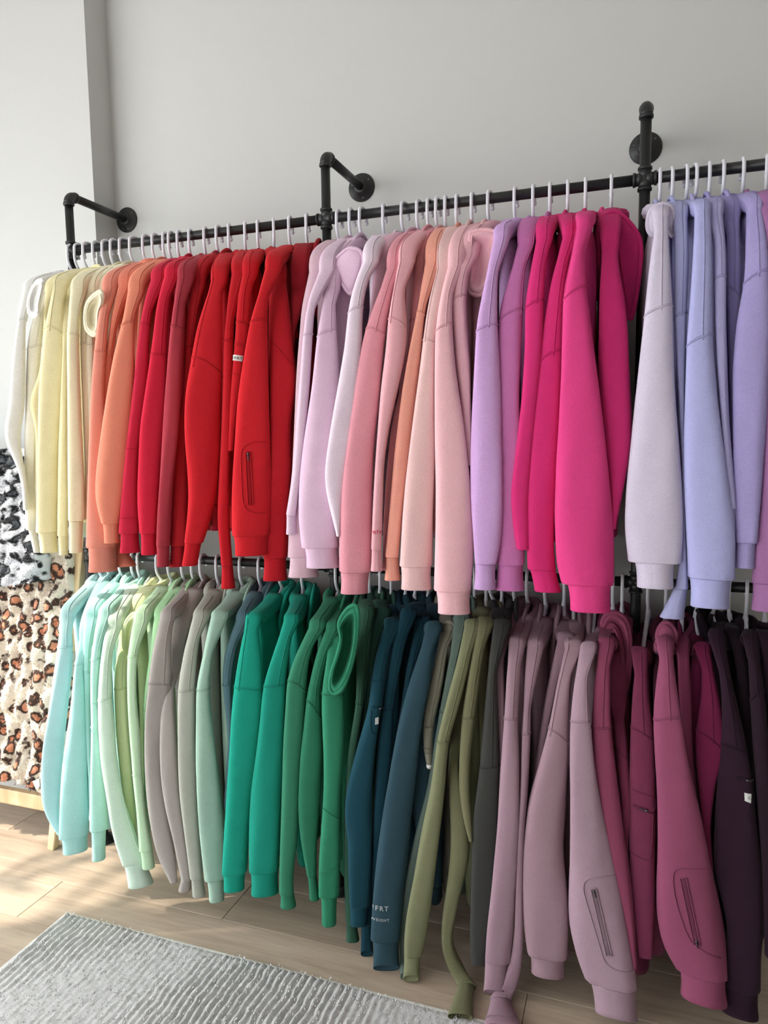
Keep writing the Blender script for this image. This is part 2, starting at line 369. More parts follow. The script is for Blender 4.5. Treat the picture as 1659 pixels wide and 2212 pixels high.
    def surf(s, i, th, off=0.0):
        i = float(np.clip(i, 0, s.n-1)); i0 = int(min(i, s.n-2)); f = i-i0
        c = s.c[i0]*(1-f)+s.c[i0+1]*f; a = s.a[i0]*(1-f)+s.a[i0+1]*f; b = s.b[i0]*(1-f)+s.b[i0+1]*f
        e = 2/s.nexp; r = s.disp(i, th); u = sgnpow(math.cos(th), e); v = sgnpow(math.sin(th), e)
        p = c+(a*u+b*v)*r
        if off:
            nn = a/np.linalg.norm(a)*math.cos(th)*np.linalg.norm(b)+b/np.linalg.norm(b)*math.sin(th)*np.linalg.norm(a); p = p+nn/np.linalg.norm(nn)*off
        return p
    def idx(s, y): return s.K+np.interp(y, s.ys, np.arange(s.nrow))
    def px(s, x, y, off=.001):           # surface point under a pixel of the measured outline
        i = s.idx(y); xc = np.interp(y, s.ys, s.xc); hw = np.interp(y, s.ys, s.hw); fx = np.clip((x-xc)/hw, -.985, .985)
        return s.surf(i, math.acos(sgnpow(fx, s.nexp/2)), off)
    def mesh(s, ns=30):
        th = np.linspace(0, 2*math.pi, ns, endpoint=False); e = 2/s.nexp; V = []
        for i in range(s.n):
            r = s.disp(i, th)[:, None]; V.append(s.c[i]+(np.outer(sgnpow(np.cos(th), e), s.a[i])+np.outer(sgnpow(np.sin(th), e), s.b[i]))*r)
        i = s.n-1
        for sc_, dz in ((.97, -.0035), (.90, -.0045), (.78, -.001), (.70, .008)):
            V.append(s.c[i]+(V[s.n-1]-s.c[i])*sc_+np.array([0, 0, dz]))
        return np.concatenate(V), grid_faces(s.n+4, ns)
def cuff_mesh(sec0, sec1, nexp=2.6):
    ribs = int(np.clip(4*(np.linalg.norm(sec1[1])+np.linalg.norm(sec1[2]))/.0046, 24, 84))
    ns = ribs*2; th = np.linspace(0, 2*math.pi, ns, endpoint=False); e = 2/nexp; V = []
    rib = np.where(np.arange(ns) % 2 == 0, .0009, -.0003)
    def ring(c, a, b, k=1.0, rb=1.0):
        base = np.outer(sgnpow(np.cos(th), e), a)+np.outer(sgnpow(np.sin(th), e), b); L = np.linalg.norm(base, axis=1)[:, None]
        return c+base*k*(1+(rib*rb)[:, None]/np.maximum(L, .01))
    nr = 8
    for q in range(nr):
        t = q/(nr-1); c = sec0[0]*(1-t)+sec1[0]*t; a = sec0[1]*(1-t)+sec1[1]*t; b = sec0[2]*(1-t)+sec1[2]*t
        sw = 1-.045*math.sin(math.pi*t)*(1 if t < 1 else 0); V.append(ring(c, a, b, sw))
    c, a, b = sec1; dn = (sec1[0]-sec0[0]); dn = dn/np.linalg.norm(dn)
    V.append(ring(c+dn*.0012, a, b, .965, .5)); V.append(ring(c-dn*.002, a, b, .90, 0)); V.append(ring(c-dn*.03, a, b, .86, 0))
    return np.concatenate(V), grid_faces(len(V), ns, True, True)
def pillow(poly, normal, t_front, t_back, dish=0.0, nr=7):
    """A soft padded shape with the given outline; dish > 0 hollows its front like the mouth of a hood."""
    P = np.array(poly, float); n = len(P); c = P.mean(0); nm = np.array(normal, float); nm /= np.linalg.norm(nm); V = []; rings = []
    for side in (1, -1):
        for k in np.linspace(1, .06, nr):
            if side == -1 and k == 1: continue
            h = (t_front if side == 1 else -t_back)*math.sqrt(max(0, 1-k**2.6))
            if side == 1 and dish: h = t_front*math.sin(min(1, (1-k)/.16)*math.pi/2)-(t_front+dish)*min(1, max(0, (.86-k)/.35))**.8
            rings.append((side, c+(P-c)*k+nm*h))
    F = [r for s, r in rings if s == 1]; B = [r for s, r in rings if s == -1]
    seq = F[::-1]+B; V = np.concatenate(seq)
    return V, grid_faces(len(seq), n)
def closed_curve(P, n): 
    P = np.array(P, float); Q = np.vstack([P, P[:3]]); m = len(P); out = []
    Pm = np.vstack([P[-1:], Q])
    for t in np.linspace(0, m, n, endpoint=False):
        i = int(t); f = t-i; p0, p1, p2, p3 = Pm[i], Pm[i+1], Pm[i+2], Pm[i+3]
        out.append(0.5*((2*p1)+(p2-p0)*f+(2*p0-5*p1+4*p2-p3)*f*f+(3*p1-p0-3*p2+p3)*f**3))
    return np.array(out)
def seam_tube(pts, r=.0014): return tube(pts, r, 6)
def text_mesh(txt, bold=.0):
    cu = bpy.data.curves.new('t', 'FONT'); cu.body = txt; cu.size = 1.0; cu.space_character = 1.22; cu.offset = bold; cu.resolution_u = 3
    o = bpy.data.objects.new('t', cu); C.objects.link(o); dg = bpy.context.evaluated_depsgraph_get(); me = o.evaluated_get(dg).to_mesh()
    v = np.array([q.co[:] for q in me.vertices]); f = [tuple(p.vertices) for p in me.polygons]
    o.evaluated_get(dg).to_mesh_clear(); bpy.data.objects.remove(o); bpy.data.curves.remove(cu); return v, f

GROUPN = {'U': 'hoodies on the upper rail', 'L': 'hoodies on the lower rail'}
# how far below the usual height a garment's neck has slid down its hanger (the arms show above it)
NECK_DROP = dict(k2=.012, k3=.03, b1=.012, b2=.012, b4=.028, o2=.016, o3=.012, v1=.012, v2=.016, v3=.016, v4=.02, v3b=.02, v5=.035, w10=.016, w2=.06, w3=.036, w4=.03, w5=.03, x1=.012, x2=.03, x3=.03)
def garment(key, level, hook, zm, col, label, rows, cuff=None, seam=None, y=0.0, hood=None, sl=.2, lines=(), body=True, gather=.03, bodylen=.80, kind='hoodie', extra=None):
    rng = np.random.default_rng(sum(ord(ch)*(i+7) for i, ch in enumerate(key+level)))
    Z = RAIL_U if level == 'U' else RAIL_L; X = rail_x(hook, Z); neck = Z-.096-NECK_DROP.get(key, 0); col = cloth(col)
    Yf = -.292+y
    R_ = [(zy(zm, r[0]), zx(zm, r[1]), zx(zm, r[2])) for r in rows]
    s = Sleeve(R_, Yf, neck, X, rng); s.gather = gather; d = s.d
    nrm = np.array([-d[1], d[0], 0.0]); nrm = nrm if nrm[0] > 0 else -nrm
    root = empty(kind, (X, 0, Z), label, kind, GROUPN[level])
    place_hanger(X, Z, math.atan2(d[0], -d[1]), 'white plastic hanger holding the '+label, 'hangers on the '+('upper' if level == 'U' else 'lower')+' rail', WHITE_PLASTIC)
    v, f = s.mesh(); sl_o = mesh_obj('sleeve', v, f, FLEECE, root, color=col)
    # body, seen between the sleeves
    if body:
        S_u = math.hypot(s.c[s.K][0]-X, s.c[s.K][1]); drop = max(.03, neck-s.c[s.K][2]); fr = max(.12, S_u-.035)
        rngs = []; nz = 34; ns = 36; th = np.linspace(0, 2*math.pi, ns, endpoint=False); bk = min(.235, WALL_Y-.045)
        p1, p2, p3 = rng.uniform(0, 6.28, 3)
        def bring(dz, k=1.0, ribbed=0):
            t = min(1, dz/drop); uf = .06+(fr-.06)*t**.8; ub = .06+(bk-.06)*t**.8; th_ = .013+.016*min(1, dz/.10)
            g = 1-.10*max(0, (dz-(bodylen-.10))/.10); uf *= g; ub *= g
            cu, hu = (uf-ub)/2, (uf+ub)/2; uu = cu+hu*k*sgnpow(np.cos(th), .55); ww = th_*k*sgnpow(np.sin(th), .8)
            if ribbed: ww = ww*(1+.05*np.where(np.arange(ns) % 2, 1, -1))
            env = min(1, dz/.2)
            ww = ww+env*(.006*np.sin(uu*34+p1+dz*3)+.004*np.sin(uu*61+p2-dz*5))
            q = np.outer(uu, d)+np.outer(ww, nrm); q[:, 0] += X; q[:, 2] = neck-dz; return q
        V = [bring(dz) for dz in np.linspace(0.0, bodylen-.068, nz)]+[bring(bodylen-.066, .9)]
        mesh_obj('body', np.concatenate(V), grid_faces(nz+1, ns), FLEECE, root, color=col)
        V = [bring(dz, .95, 1) for dz in np.linspace(bodylen-.068, bodylen, 5)]+[bring(bodylen+.001, .85)]
        mesh_obj('hem_band', np.concatenate(V), grid_faces(6, ns), RIB, root, color=col)
        # far sleeve, hanging between the body and the wall
        pts = catmull([np.array([X, 0, neck])-d*.06, np.array([X, 0, neck-.025])-d*.15, np.array([X, 0, neck-.075])-d*min(.225, WALL_Y-.06), np.array([X, 0, neck-.45])-d*(WALL_Y-.075), np.array([X, 0, neck-.86])-d*(WALL_Y-.085)], 26)
        v, f = tube(pts, np.concatenate([np.linspace(.014, .028, 8), np.full(14, .028), np.linspace(.027, .02, 4)]), 12); mesh_obj('sleeve', v, f, FLEECE, root, color=col)
    # cuff
    if cuff:
        y0, y1, xl, xr = cuff; y0, y1, xl, xr = zy(zm, y0), zy(zm, y1), zx(zm, xl), zx(zm, xr)
        xc0, hw0 = s.xc[-1], s.hw[-1]; c0 = s.c[-1]; Yc = s.surf(s.n-1, math.pi/2)[1]
        hwb = (xr-xl)/2; hwt = min(hw0*.88, hwb*1.06+1); xct = xc0*.5+.5*np.clip((xl+xr)/2, xc0-hw0+hwt, xc0+hw0-hwt)
        y0 = s.ys[-1]
        sec0 = Sleeve.section(xct, y0-2, hwt, Yc+.003); sec1 = Sleeve.section((xl+xr)/2, y1, hwb, Yc+.003)
        k = min(1, .9*np.linalg.norm(s.b[-1])/np.linalg.norm(sec0[2])); sec0 = (sec0[0], sec0[1], sec0[2]*k)
        v, f = cuff_mesh(sec0, sec1); mesh_obj('cuff', v, f, RIB, root, color=col)
    scol = tuple(c*.86 for c in col)
    def yline(fn, n=40):
        pts = []
        for t in np.linspace(0, 2*math.pi, n, endpoint=False):
            fx = sgnpow(math.cos(t), 2/s.nexp); pts.append(s.surf(s.idx(fn(fx)), t, .0003))
        return pts
    if seam:
        a_, b_ = zy(zm, seam[0]), zy(zm, seam[1])
        for o_ in (0, 3.6):
            v, f = tube(yline(lambda fx: a_+(b_-a_)*(fx+1)/2-(1-fx*fx)*abs(b_-a_)*.25-o_), .0016 if o_ == 0 else .0007, 6, closed=True); mesh_obj('seam', v, f, FLEECE, root, color=scol)
        i0 = s.idx((a_+b_)/2)
        v, f = seam_tube([s.surf(i, math.acos(sgnpow(sl, s.nexp/2)), .0003) for i in np.linspace(i0, 3, 30)], .0013); mesh_obj('seam', v, f, FLEECE, root, color=scol)
    for ln in lines:                      # stitched outlines measured on the sleeve
        zz_, pl = ln if isinstance(ln[0], str) else (zm, ln)
        P = np.array([(zx(zz_, a), zy(zz_, b)) for a, b in pl]); P = catmull(P, max(12, 6*len(P))) if len(P) > 2 else np.array([P[0]*(1-t)+P[1]*t for t in np.linspace(0, 1, 12)])
        v, f = seam_tube([s.px(a, b, .0006) for a, b in P], .0014); mesh_obj('seam', v, f, FLEECE, root, color=scol)
    # hood
    side = 1 if X < .02 else -1
    if hood != 'none':
        N0 = np.array([X, 0, neck])
        hz = rng.uniform(.006, .022); rk = rng.uniform(.0125, .0175)
        ring = [N0+d*(.070*math.cos(t)+.004)+nrm*.026*math.sin(t)+np.array([0, 0, hz-.10*abs(math.cos(t))*.074-.012*math.cos(t)]) for t in np.linspace(0, 2*math.pi, 28, endpoint=False)]
        mb = MB(); mb.add(*tube(ring, [rk*(1+.16*math.sin(3*t+hz*300)) for t in np.linspace(0, 2*math.pi, 28, endpoint=False)], 10, closed=True))
        if hood is None or hood == 'std':
            k = rng.uniform(.95, 1.25); o2 = [(-.085, .0), (-.05, .022), (.02, .026), (.07, .0), (.10, -.06), (.085, -.13), (.03, -.185), (-.03, -.18), (-.08, -.10)]
            poly = closed_curve([N0+d*(a*k+.012)+nrm*side*(.033+.005*math.sin(a*40))+np.array([0, 0, b_*k]) for a, b_ in o2], 36)
            mb.add(*pillow(poly, nrm*side, .013, .012))
            mb.add(*tube(poly[4:26]+nrm*side*.004, .0055, 8))
            mb.obj('hood', FLEECE, root, color=col)
        else: mb.obj('collar', RIB, root, color=col)
    if isinstance(hood, (list, tuple)):
        for hd in hood:
            zh, Yh, dish, pl = hd
            poly = closed_curve([at(zx(zh, a), zy(zh, b), Yh) for a, b in pl], 44)
            vd = CAM-poly.mean(0); vd[2] *= .3; mb = MB(); v, f = pillow(poly, vd, .014, .016+max(0, dish)*1.3, max(0, dish)); mb.add(v, f)
            if dish >= 0: mb.add(*tube(poly, .0058, 8, closed=True)); mb.obj('hood', FLEECE, root, color=col)
    if extra: extra(root, s, col)
    return root, s, col
def zipper(zz_, a, b, w=5.0, pull=0, flap=None):
    """A zip between two measured points: dark tape, teeth rails and a metal puller."""
    def go(root, s, col):
        p0 = np.array([zx(zz_, a[0]), zy(zz_, a[1])]); p1 = np.array([zx(zz_, b[0]), zy(zz_, b[1])]); n = (p1-p0)/np.linalg.norm(p1-p0); q = np.array([-n[1], n[0]])
        wp = w; V = []; F = []; K = 16
        for i in range(K+1):
            c = p0+(p1-p0)*i/K
            for o in (-1, 1): V.append(s.px(*(c+q*o*wp*.5), .0012))
        F = [(2*i, 2*i+1, 2*i+3, 2*i+2) for i in range(K)]
        z = mesh_obj('zip', V, F, FLEECE, root, color=tuple(c*.5 for c in col)); mb = MB()
        for o in (-.62, .62, -.12, .12): mb.add(*seam_tube([s.px(*(p0+(p1-p0)*t+q*o*wp), .0012) for t in np.linspace(0, 1, 14)], .0015 if abs(o) > .3 else .0010))
        for e_ in (0, 1): mb.add(*seam_tube([s.px(*(p0+(p1-p0)*e_+q*o*wp), .0012) for o in np.linspace(-.62, .62, 5)], .0015))
        t_ = mb.obj('zip_rail', FLEECE, root, color=tuple(c*.8 for c in col))
        c = p0+(p1-p0)*(0.03 if pull == 0 else .93); mb = MB()
        mb.add(*tube([s.px(*(c-n*2), .002), s.px(*c, .0035), s.px(*(c+n*5), .003)], [.0022, .0028, .0020], 8))
        mb.add(*tube([s.px(*(c+n*t+q*.4*o), .0042) for t, o in ((4, 0), (6, 1), (13, 1.6), (15, 0), (13, -1.6), (6, -1), (4.2, 0))], .0009, 6))
        mb.obj('zip_puller', METAL, root)
    return go
def patch(name, zz_, quad, mat, color=None, off=.0018):
    def go(root, s, col):
        q = [np.array([zx(zz_, a), zy(zz_, b)]) for a, b in quad]; n = 6; V = []
        for o in (off, off-.0012):
            for i in range(n+1):
                for j in range(n+1):
                    u, v = j/n, i/n; p = q[0]*(1-u)*(1-v)+q[1]*u*(1-v)+q[2]*u*v+q[3]*(1-u)*v; V.append(s.px(p[0], p[1], o))
        m = (n+1)**2; F = [(i*(n+1)+j, i*(n+1)+j+1, (i+1)*(n+1)+j+1, (i+1)*(n+1)+j) for i in range(n) for j in range(n)]
        F += [tuple(m+k for k in f)[::-1] for f in F]
        ed = list(range(n+1))+[i*(n+1)+n for i in range(1, n+1)]+[n*(n+1)+j for j in range(n-1, -1, -1)]+[i*(n+1) for i in range(n-1, 0, -1)]
        F += [(ed[k], ed[(k+1) % len(ed)], m+ed[(k+1) % len(ed)], m+ed[k]) for k in range(len(ed))]
        o = mesh_obj(name, V, F, mat, root, smooth=False, color=color(col) if color else None); o['label'] = 'white woven tag' if mat is TAG else o.name.split('.')[0].replace('_', ' '); return o
    return go
def words(txt, zz_, x, y, h, mat, slant=0.0, bold=0.0, off=.003, clip=True):
    def go(root, s, col):
        v, f = text_mesh(txt, bold); h_ = h/ZOOM[zz_][2]/.7
        V = [s.px(zx(zz_, x)+h_*p[0], zy(zz_, y)-h_*p[1]+h_*p[0]*slant, off) for p in v]
        if clip: f = [q for q in f if max(zx(zz_, x)+h_*v[k][0] for k in q) < np.interp(zy(zz_, y), s.ys, s.xc+s.hw)+9 and min((zx(zz_, x)+h_*v[k][0]-np.interp(zy(zz_, y), s.ys, s.xc-s.hw)) for k in q) > 1.0]
        mesh_obj('lettering', V, f, mat, root, smooth=False)
    return go
def many(*fs):
    def go(root, s, col):
        for f_ in fs: f_(root, s, col)
    return go

G_ = garment
# ================================================================ upper rail, left bay
WH, YL = (246, 245, 243), (250, 238, 190)
G_('w1', 'U', 157, 'A', WH, 'white hoodie with bent elbow at the left rail end', [(640,135,175),(700,112,158),(760,101,145),(900,82,140),(1100,60,142),(1300,45,138),(1430,10,112),(1500,30,112),(1600,92,134),(1700,118,150),(1850,128,160)],
   seam=(800, 795), y=.02, hood=[('A', -.25, .003, [(240,580),(232,640),(215,720),(212,770),(190,782),(165,765),(160,700),(175,640),(205,590)])])
G_('w2', 'U', 171.5, 'A', (248, 244, 230), 'cream-white hoodie between the white one and first yellow one', [(625,240,262),(760,190,248),(900,152,232),(1100,144,218),(1300,142,208),(1500,134,202),(1750,137,198),(1960,142,205)],
   (1965,2092,188,226), (965, 940), y=.055, hood='none')
G_('ya', 'U', 191, 'A', YL, 'pale yellow hoodie whose elbow pokes out beside cream-white one', [(650,262,290),(900,240,262),(1100,218,252),(1165,200,245),(1250,142,232),(1300,160,226),(1350,196,232),(1500,196,235),(1700,198,240),(1900,200,240)], y=.05, hood='none', seam=(850, 880))
G_('yb', 'U', 209, 'A', YL, 'yellow hoodie with a broad flat sleeve and wide cuff', [(625,296,352),(720,270,357),(845,249,361),(1000,236,366),(1200,217,345),(1500,207,327),(1800,200,322),(1975,199,320)],
   (1980,2093,226,322), (838, 888), hood=[('A', -.07, 0, [(440,600),(400,590),(420,560),(480,530),(540,498),(560,520),(545,545),(470,590)])], sl=-.55)
G_('yc', 'U', 231, 'A', YL, 'yellow hoodie with narrow sleeve beside the broad yellow one', [(700,345,378),(900,350,374),(1200,336,376),(1500,324,376),(1800,320,378),(1995,318,380)], (2000,2106,330,378), y=.012, hood='none')
G_('yd', 'U', 247, 'A', (250, 241, 204), 'light yellow hoodie with a stitched yoke beside coral hoodies', [(635,400,440),(700,385,440),(880,368,440),(1100,372,444),(1400,376,456),(1700,378,470),(1910,378,472)], (1915,2094,386,456), (876, 884), y=-.004, sl=0.5)
G_('ye', 'U', 267, 'A', (250, 240, 206), 'light yellow hoodie barely showing behind the drooping cream hood', [(655,482,520),(750,456,508),(850,447,492),(1000,447,494),(1300,458,505),(1600,470,500),(1900,468,485)], y=.03, hood='std', seam=(930, 935))
G_('yf', 'U', 292, 'A', (250, 243, 214), 'cream hoodie with its hood drooping open over the sleeve', [(700,498,545),(940,476,528),(1300,490,524),(1600,484,500),(1850,470,488)], y=.035, seam=(938, 935),
   hood=[('A', -.262, .016, [(560,640),(505,680),(480,730),(474,800),(484,856),(520,886),(540,862),(548,760),(570,690)])])
CO = (242, 140, 116)
G_('c1', 'U', 317, 'A', (242, 152, 132), 'salmon coral hoodie with a wide bottom beside cream one', [(625,572,618),(700,556,612),(800,541,604),(975,521,592),(1200,505,578),(1500,493,590),(1800,482,620),(1950,478,640),(2060,476,650)], (2066,2200,492,655), (974, 976), y=-.004)
G_('c2', 'U', 337, 'A', CO, 'coral orange hoodie, sleeve tucked behind the next coral', [(610,660,722),(700,634,700),(800,614,655),(1000,583,628),(1150,570,612),(1300,560,604),(1500,545,580)], seam=(995, 1024), y=.022)
G_('c3', 'U', 358.6, 'A', (246, 150, 122), 'bright orange coral hoodie with pointed hood flap and rounded sleeve', [(640,720,772),(720,700,752),(815,678,744),(1000,630,746),(1200,592,742),(1400,560,737),(1600,536,724),(1750,524,705),(1850,536,690),(1925,562,668)], (1930,2040,580,664), (830, 805), y=-.012, sl=.3,
   hood=[('A', -.262, -1, [(690,625),(735,600),(800,560),(860,540),(890,560),(840,620),(800,690),(770,700),(735,665)])])
G_('c4', 'U', 372, 'A', CO, 'orange coral hoodie with cuff hanging lowest below raspberry one', [(640,790,820),(900,760,790),(1300,735,765),(1700,690,730),(2030,598,664)], (2035,2170,640,758), y=.05, hood='none')
RA, RE = (206, 34, 66), (206, 24, 37)
G_('r1', 'U', 387.5, 'A', RA, 'raspberry red hoodie next to the orange coral hoodies', [(575,848,892),(700,800,850),(820,776,832),(1000,756,830),(1200,736,820),(1500,700,776),(1700,682,768),(1980,662,772)], (1985,2094,666,780), (822, 830), lines=[[(664,1900),(770,1902)], [(700,1515),(775,1520)]])
G_('r2', 'U', 412, 'A', (216, 30, 62), 'bright crimson raspberry hoodie with rounded elbow bump', [(555,920,972),(680,872,942),(850,855,932),(990,838,928),(1200,806,924),(1400,775,918),(1600,768,897),(1800,762,882),(1980,774,872)], (1990,2105,786,872), (990, 1000), y=-.006)
G_('r3', 'U', 445, 'B', (178, 58, 72), 'dusty brick red hoodie with faded shoulders', [(455,372,432),(600,342,404),(725,326,402),(900,311,396),(1100,296,386),(1300,284,376),(1600,263,342),(1800,250,332),(1925,246,326)], (1930,2045,252,320), (722, 745), y=-.008, sl=-.3)
G_('r4', 'U', 473, 'B', (190, 28, 41), 'dark red hoodie half hidden behind the widest red sleeve', [(480,440,492),(650,416,482),(840,402,448),(1000,404,442),(1150,384,432),(1300,352,424),(1600,330,420),(1925,326,415)], (1930,2045,322,402), (838, 850), y=.03)
G_('r5', 'U', 495.7, 'B', (208, 26, 39), 'red hoodie with the widest sleeve and long seam', [(470,556,612),(600,510,612),(750,466,613),(900,440,615),(1100,398,612),(1300,396,604),(1500,416,597),(1650,428,582),(1750,424,556),(1850,412,532),(1910,405,508)], (1915,2040,390,474), (896, 1000), y=-.01, sl=-.8)
G_('r6', 'U', 530, 'B', (200, 22, 36), 'red hoodie with a narrow strip of sleeve', [(440,672,712),(600,640,680),(800,618,668),(1000,616,668),(1300,606,656),(1600,590,652),(1800,582,652),(2035,604,668)], (2040,2165,606,682), (806, 796), y=.012)
G_('r7', 'U', 558, 'B', RE, 'red hoodie with white lettered tag on its sleeve pocket', [(430,722,792),(560,692,766),(700,685,768),(830,676,750),(1000,663,724),(1150,652,700),(1400,640,672)], None, (700, 722), y=.016, sl=-.1,
   lines=[('Q', [(165,1475),(322,1512)]), ('Q', [(160,1500),(318,1535)]), ('Q', [(132,1880),(180,1895),(270,1880)]), ('Q', [(180,1195),(370,1250)])],
   extra=many(patch('tag', 'Q', [(138,1630),(272,1652),(262,1728),(134,1706)], TAG), words('MFRT', 'Q', 128, 1690, 34, INK, .12, .015, .0045)))
G_('r8', 'U', 627.5, 'B', (212, 26, 38), 'red hoodie with a zipped pocket on the lower sleeve', [(405,852,905),(550,806,862),(690,762,856),(900,730,862),(1100,702,868),(1300,685,874),(1500,666,878),(1700,656,880),(1870,656,876)], (1880,1985,682,858), (700, 686), y=-.016, sl=.96,
   lines=[('S', [(560,215),(400,222),(300,262),(248,340),(245,520),(262,850),(285,1020),(330,1110),(420,1150),(580,1162)])], extra=zipper('S', (338,345), (378,1048), 9),
   hood=[('B', -.10, .012, [(965,345),(1010,320),(1045,360),(1065,430),(1040,560),(1010,690),(1020,775),(1000,770),(975,680),(970,500)])])
G_('r9', 'U', 590, 'B', (190, 20, 34), 'deep red hoodie whose bent elbow touches the pale pink', [(470,872,960),(650,862,985),(850,864,1004),(1000,868,1026),(1080,868,1020),(1250,872,985),(1500,878,988),(1750,838,974),(1990,834,968)], (2000,2122,836,968), None, y=.03, hood='none', lines=[[(872,790),(930,860),(1005,955)]])
G_('r10', 'U', 664, 'B', (160, 24, 38), 'dark red hoodie mostly hidden before the first iron post', [(520,1000,1040),(800,975,1005),(1200,960,985),(1700,950,975)], None, None, y=.06)
# ================================================================ upper rail, middle bay
G_('p1', 'U', 733, 'C', (226, 190, 205), 'dusty pale pink hoodie beside the red hoodies', [(400,170,222),(600,124,158),(760,110,140),(940,96,126),(1200,85,150),(1500,68,180),(1700,56,195),(1880,52,200)], (1885,1990,56,215), None, y=.02)
G_('p2', 'U', 760, 'C', (236, 206, 228), 'light pink hoodie with thin sleeve ending in ribbed cuff', [(395,222,272),(560,152,192),(725,131,180),(1000,110,166),(1300,86,140),(1500,70,116),(1660,44,96)], (1670,1766,45,95), (730, 722), sl=.6, y=-.006)
G_('p3', 'U', 784, 'C', (232, 196, 222), 'pale pink crossover hoodie showing a wide flat sleeve', [(490,246,300),(600,226,302),(725,203,308),(1000,176,322),(1300,134,316),(1500,112,308),(1700,104,312),(1832,122,320)], (1840,1942,150,324), (736, 700), y=-.004, sl=.35,
   hood=[('C', -.20, 0, [(286,366),(320,320),(370,282),(420,290),(440,330),(430,420),(385,515),(340,470),(310,410)])])
G_('p4', 'U', 830, 'C', (238, 218, 234), 'very pale lilac-pink hoodie with an elbow curving left', [(345,442,515),(450,396,462),(590,364,442),(800,345,440),(1000,312,420),(1200,276,402),(1440,240,362),(1550,250,342),(1770,304,326)], None, (612, 580), y=-.012)
G_('p4b', 'U', 874.5, 'C', (228, 178, 198), 'rose pink hoodie behind the pale lilac-pink one', [(385,505,560),(520,490,525),(700,462,500),(900,440,470),(1300,370,400)], None, None, y=.05)
G_('p5', 'U', 906, 'C', (232, 154, 168), 'medium pink hoodie with gathered wide sleeve and drooping cuff', [(380,570,632),(450,545,610),(690,455,562),(900,416,542),(1100,386,526),(1300,356,502),(1500,331,492),(1700,321,490),(1900,316,500),(1960,322,492)], (1965,2076,328,468), (692, 735), y=-.004, sl=.0, gather=.06)
G_('p6', 'U', 928, 'C', (238, 174, 184), 'pink hoodie with stitched red script above its narrow cuff', [(345,632,692),(500,596,652),(640,570,672),(800,560,668),(1000,535,630),(1200,520,582),(1400,506,552),(1600,496,546),(1840,486,538)], (1845,1958,484,544), (640, 695), y=-.014, sl=-.7, extra=words('mfrt', 'C', 487, 1762, 22, REDINK, 0, .01, .002))
G_('p6b', 'U', 946, 'C', (222, 140, 150), 'deeper pink hoodie in shade beside the peach one', [(420,712,762),(640,688,722),(900,660,692),(1200,590,640),(1500,560,600),(1800,545,580),(1945,545,572)], None, (655, 645), y=.03, hood='none')
G_('p7', 'U', 964, 'C', (242, 164, 146), 'peach orange hoodie among the pink ones', [(345,772,832),(480,746,796),(610,720,762),(800,680,748),(1000,645,728),(1300,610,694),(1600,586,656),(1880,560,628)], (1885,2006,556,638), (606, 630), y=.004, sl=.2)
G_('p8', 'U', 988, 'C', (240, 196, 196), 'beige pink hoodie with a broad cuff', [(385,826,900),(550,782,862),(750,756,818),(900,740,816),(1100,712,816),(1300,686,816),(1500,660,812),(1700,640,808),(1930,628,805)], (1935,2056,642,798), (752, 778), y=-.010, sl=-.75)
G_('p9', 'U', 1022, 'C', (247, 192, 200), 'light pink hoodie, its cuff reaching lowest of the pinks', [(370,888,942),(500,846,908),(700,818,906),(900,816,922),(1200,818,966),(1500,818,1000),(1700,812,1014),(1900,808,1020),(2060,808,1008)], (2065,2182,832,998), (706, 668), y=-.018)
G_('p10', 'U', 1058.7, 'C', (238, 182, 194), 'pink hoodie with a rounded hood hanging wide open', [(310,962,1012),(420,920,986),(540,902,976),(700,914,985),(900,930,1000),(1100,950,1004),(1400,985,1012)], None, (546, 518), y=.01,
   hood=[('C', -.20, .02, [(1000,215),(1015,196),(1060,185),(1115,190),(1145,225),(1140,330),(1110,430),(1065,515),(1020,520),(990,490),(996,380)]), ('C', -.215, -1, [(1000,500),(1060,520),(1090,500),(1070,590),(1045,622),(1010,600),(995,550)])])
OR = (214, 170, 226)
G_('p11', 'U', 1114, 'D', OR, 'light orchid purple hoodie between pink and magenta hoodies', [(640,165,225),(760,140,182),(985,93,178),(1200,82,188),(1400,74,196),(1600,70,204),(1750,70,206),(1900,80,196),(1975,86,178)], (1980,2086,84,172), (1020, 990), y=-.012)
G_('p12', 'U', 1153, 'D', (210, 122, 186), 'orchid pink hoodie in front of the first magenta one', [(660,268,312),(800,226,288),(930,186,284),(1100,180,278),(1300,180,270),(1500,178,280),(1700,178,290),(1980,176,292)], (1986,2090,172,290), (975, 928), y=.012, sl=.9)
HP = (224, 46, 124)
G_('h1', 'U', 1189, 'D', HP, 'hot pink hoodie with a slim sleeve beside orchid one', [(640,340,402),(750,318,378),(900,293,372),(1100,292,368),(1300,280,346),(1500,256,326),(1700,232,310),(1850,246,312),(1915,258,312)], None, (922, 892), y=.0)
G_('h2', 'U', 1225.5, 'D', (218, 42, 118), 'magenta hoodie behind the largest hot pink sleeve', [(630,452,494),(800,402,464),(1000,370,454),(1130,352,448),(1300,330,440),(1500,315,432),(1700,300,418),(1900,298,412),(2000,302,420)], (2005,2096,334,442), (1145, 1098), y=.006)
G_('h3', 'U', 1265, 'D', (230, 64, 138), 'hot pink hoodie with the largest sleeve and ribbed cuff', [(590,512,544),(700,486,541),(850,453,546),(1000,450,566),(1200,445,591),(1400,435,612),(1600,416,636),(1800,402,656),(2000,410,666),(2065,436,666)], (2070,2180,480,646), (884, 836), y=-.022, gather=.05, sl=-.97)
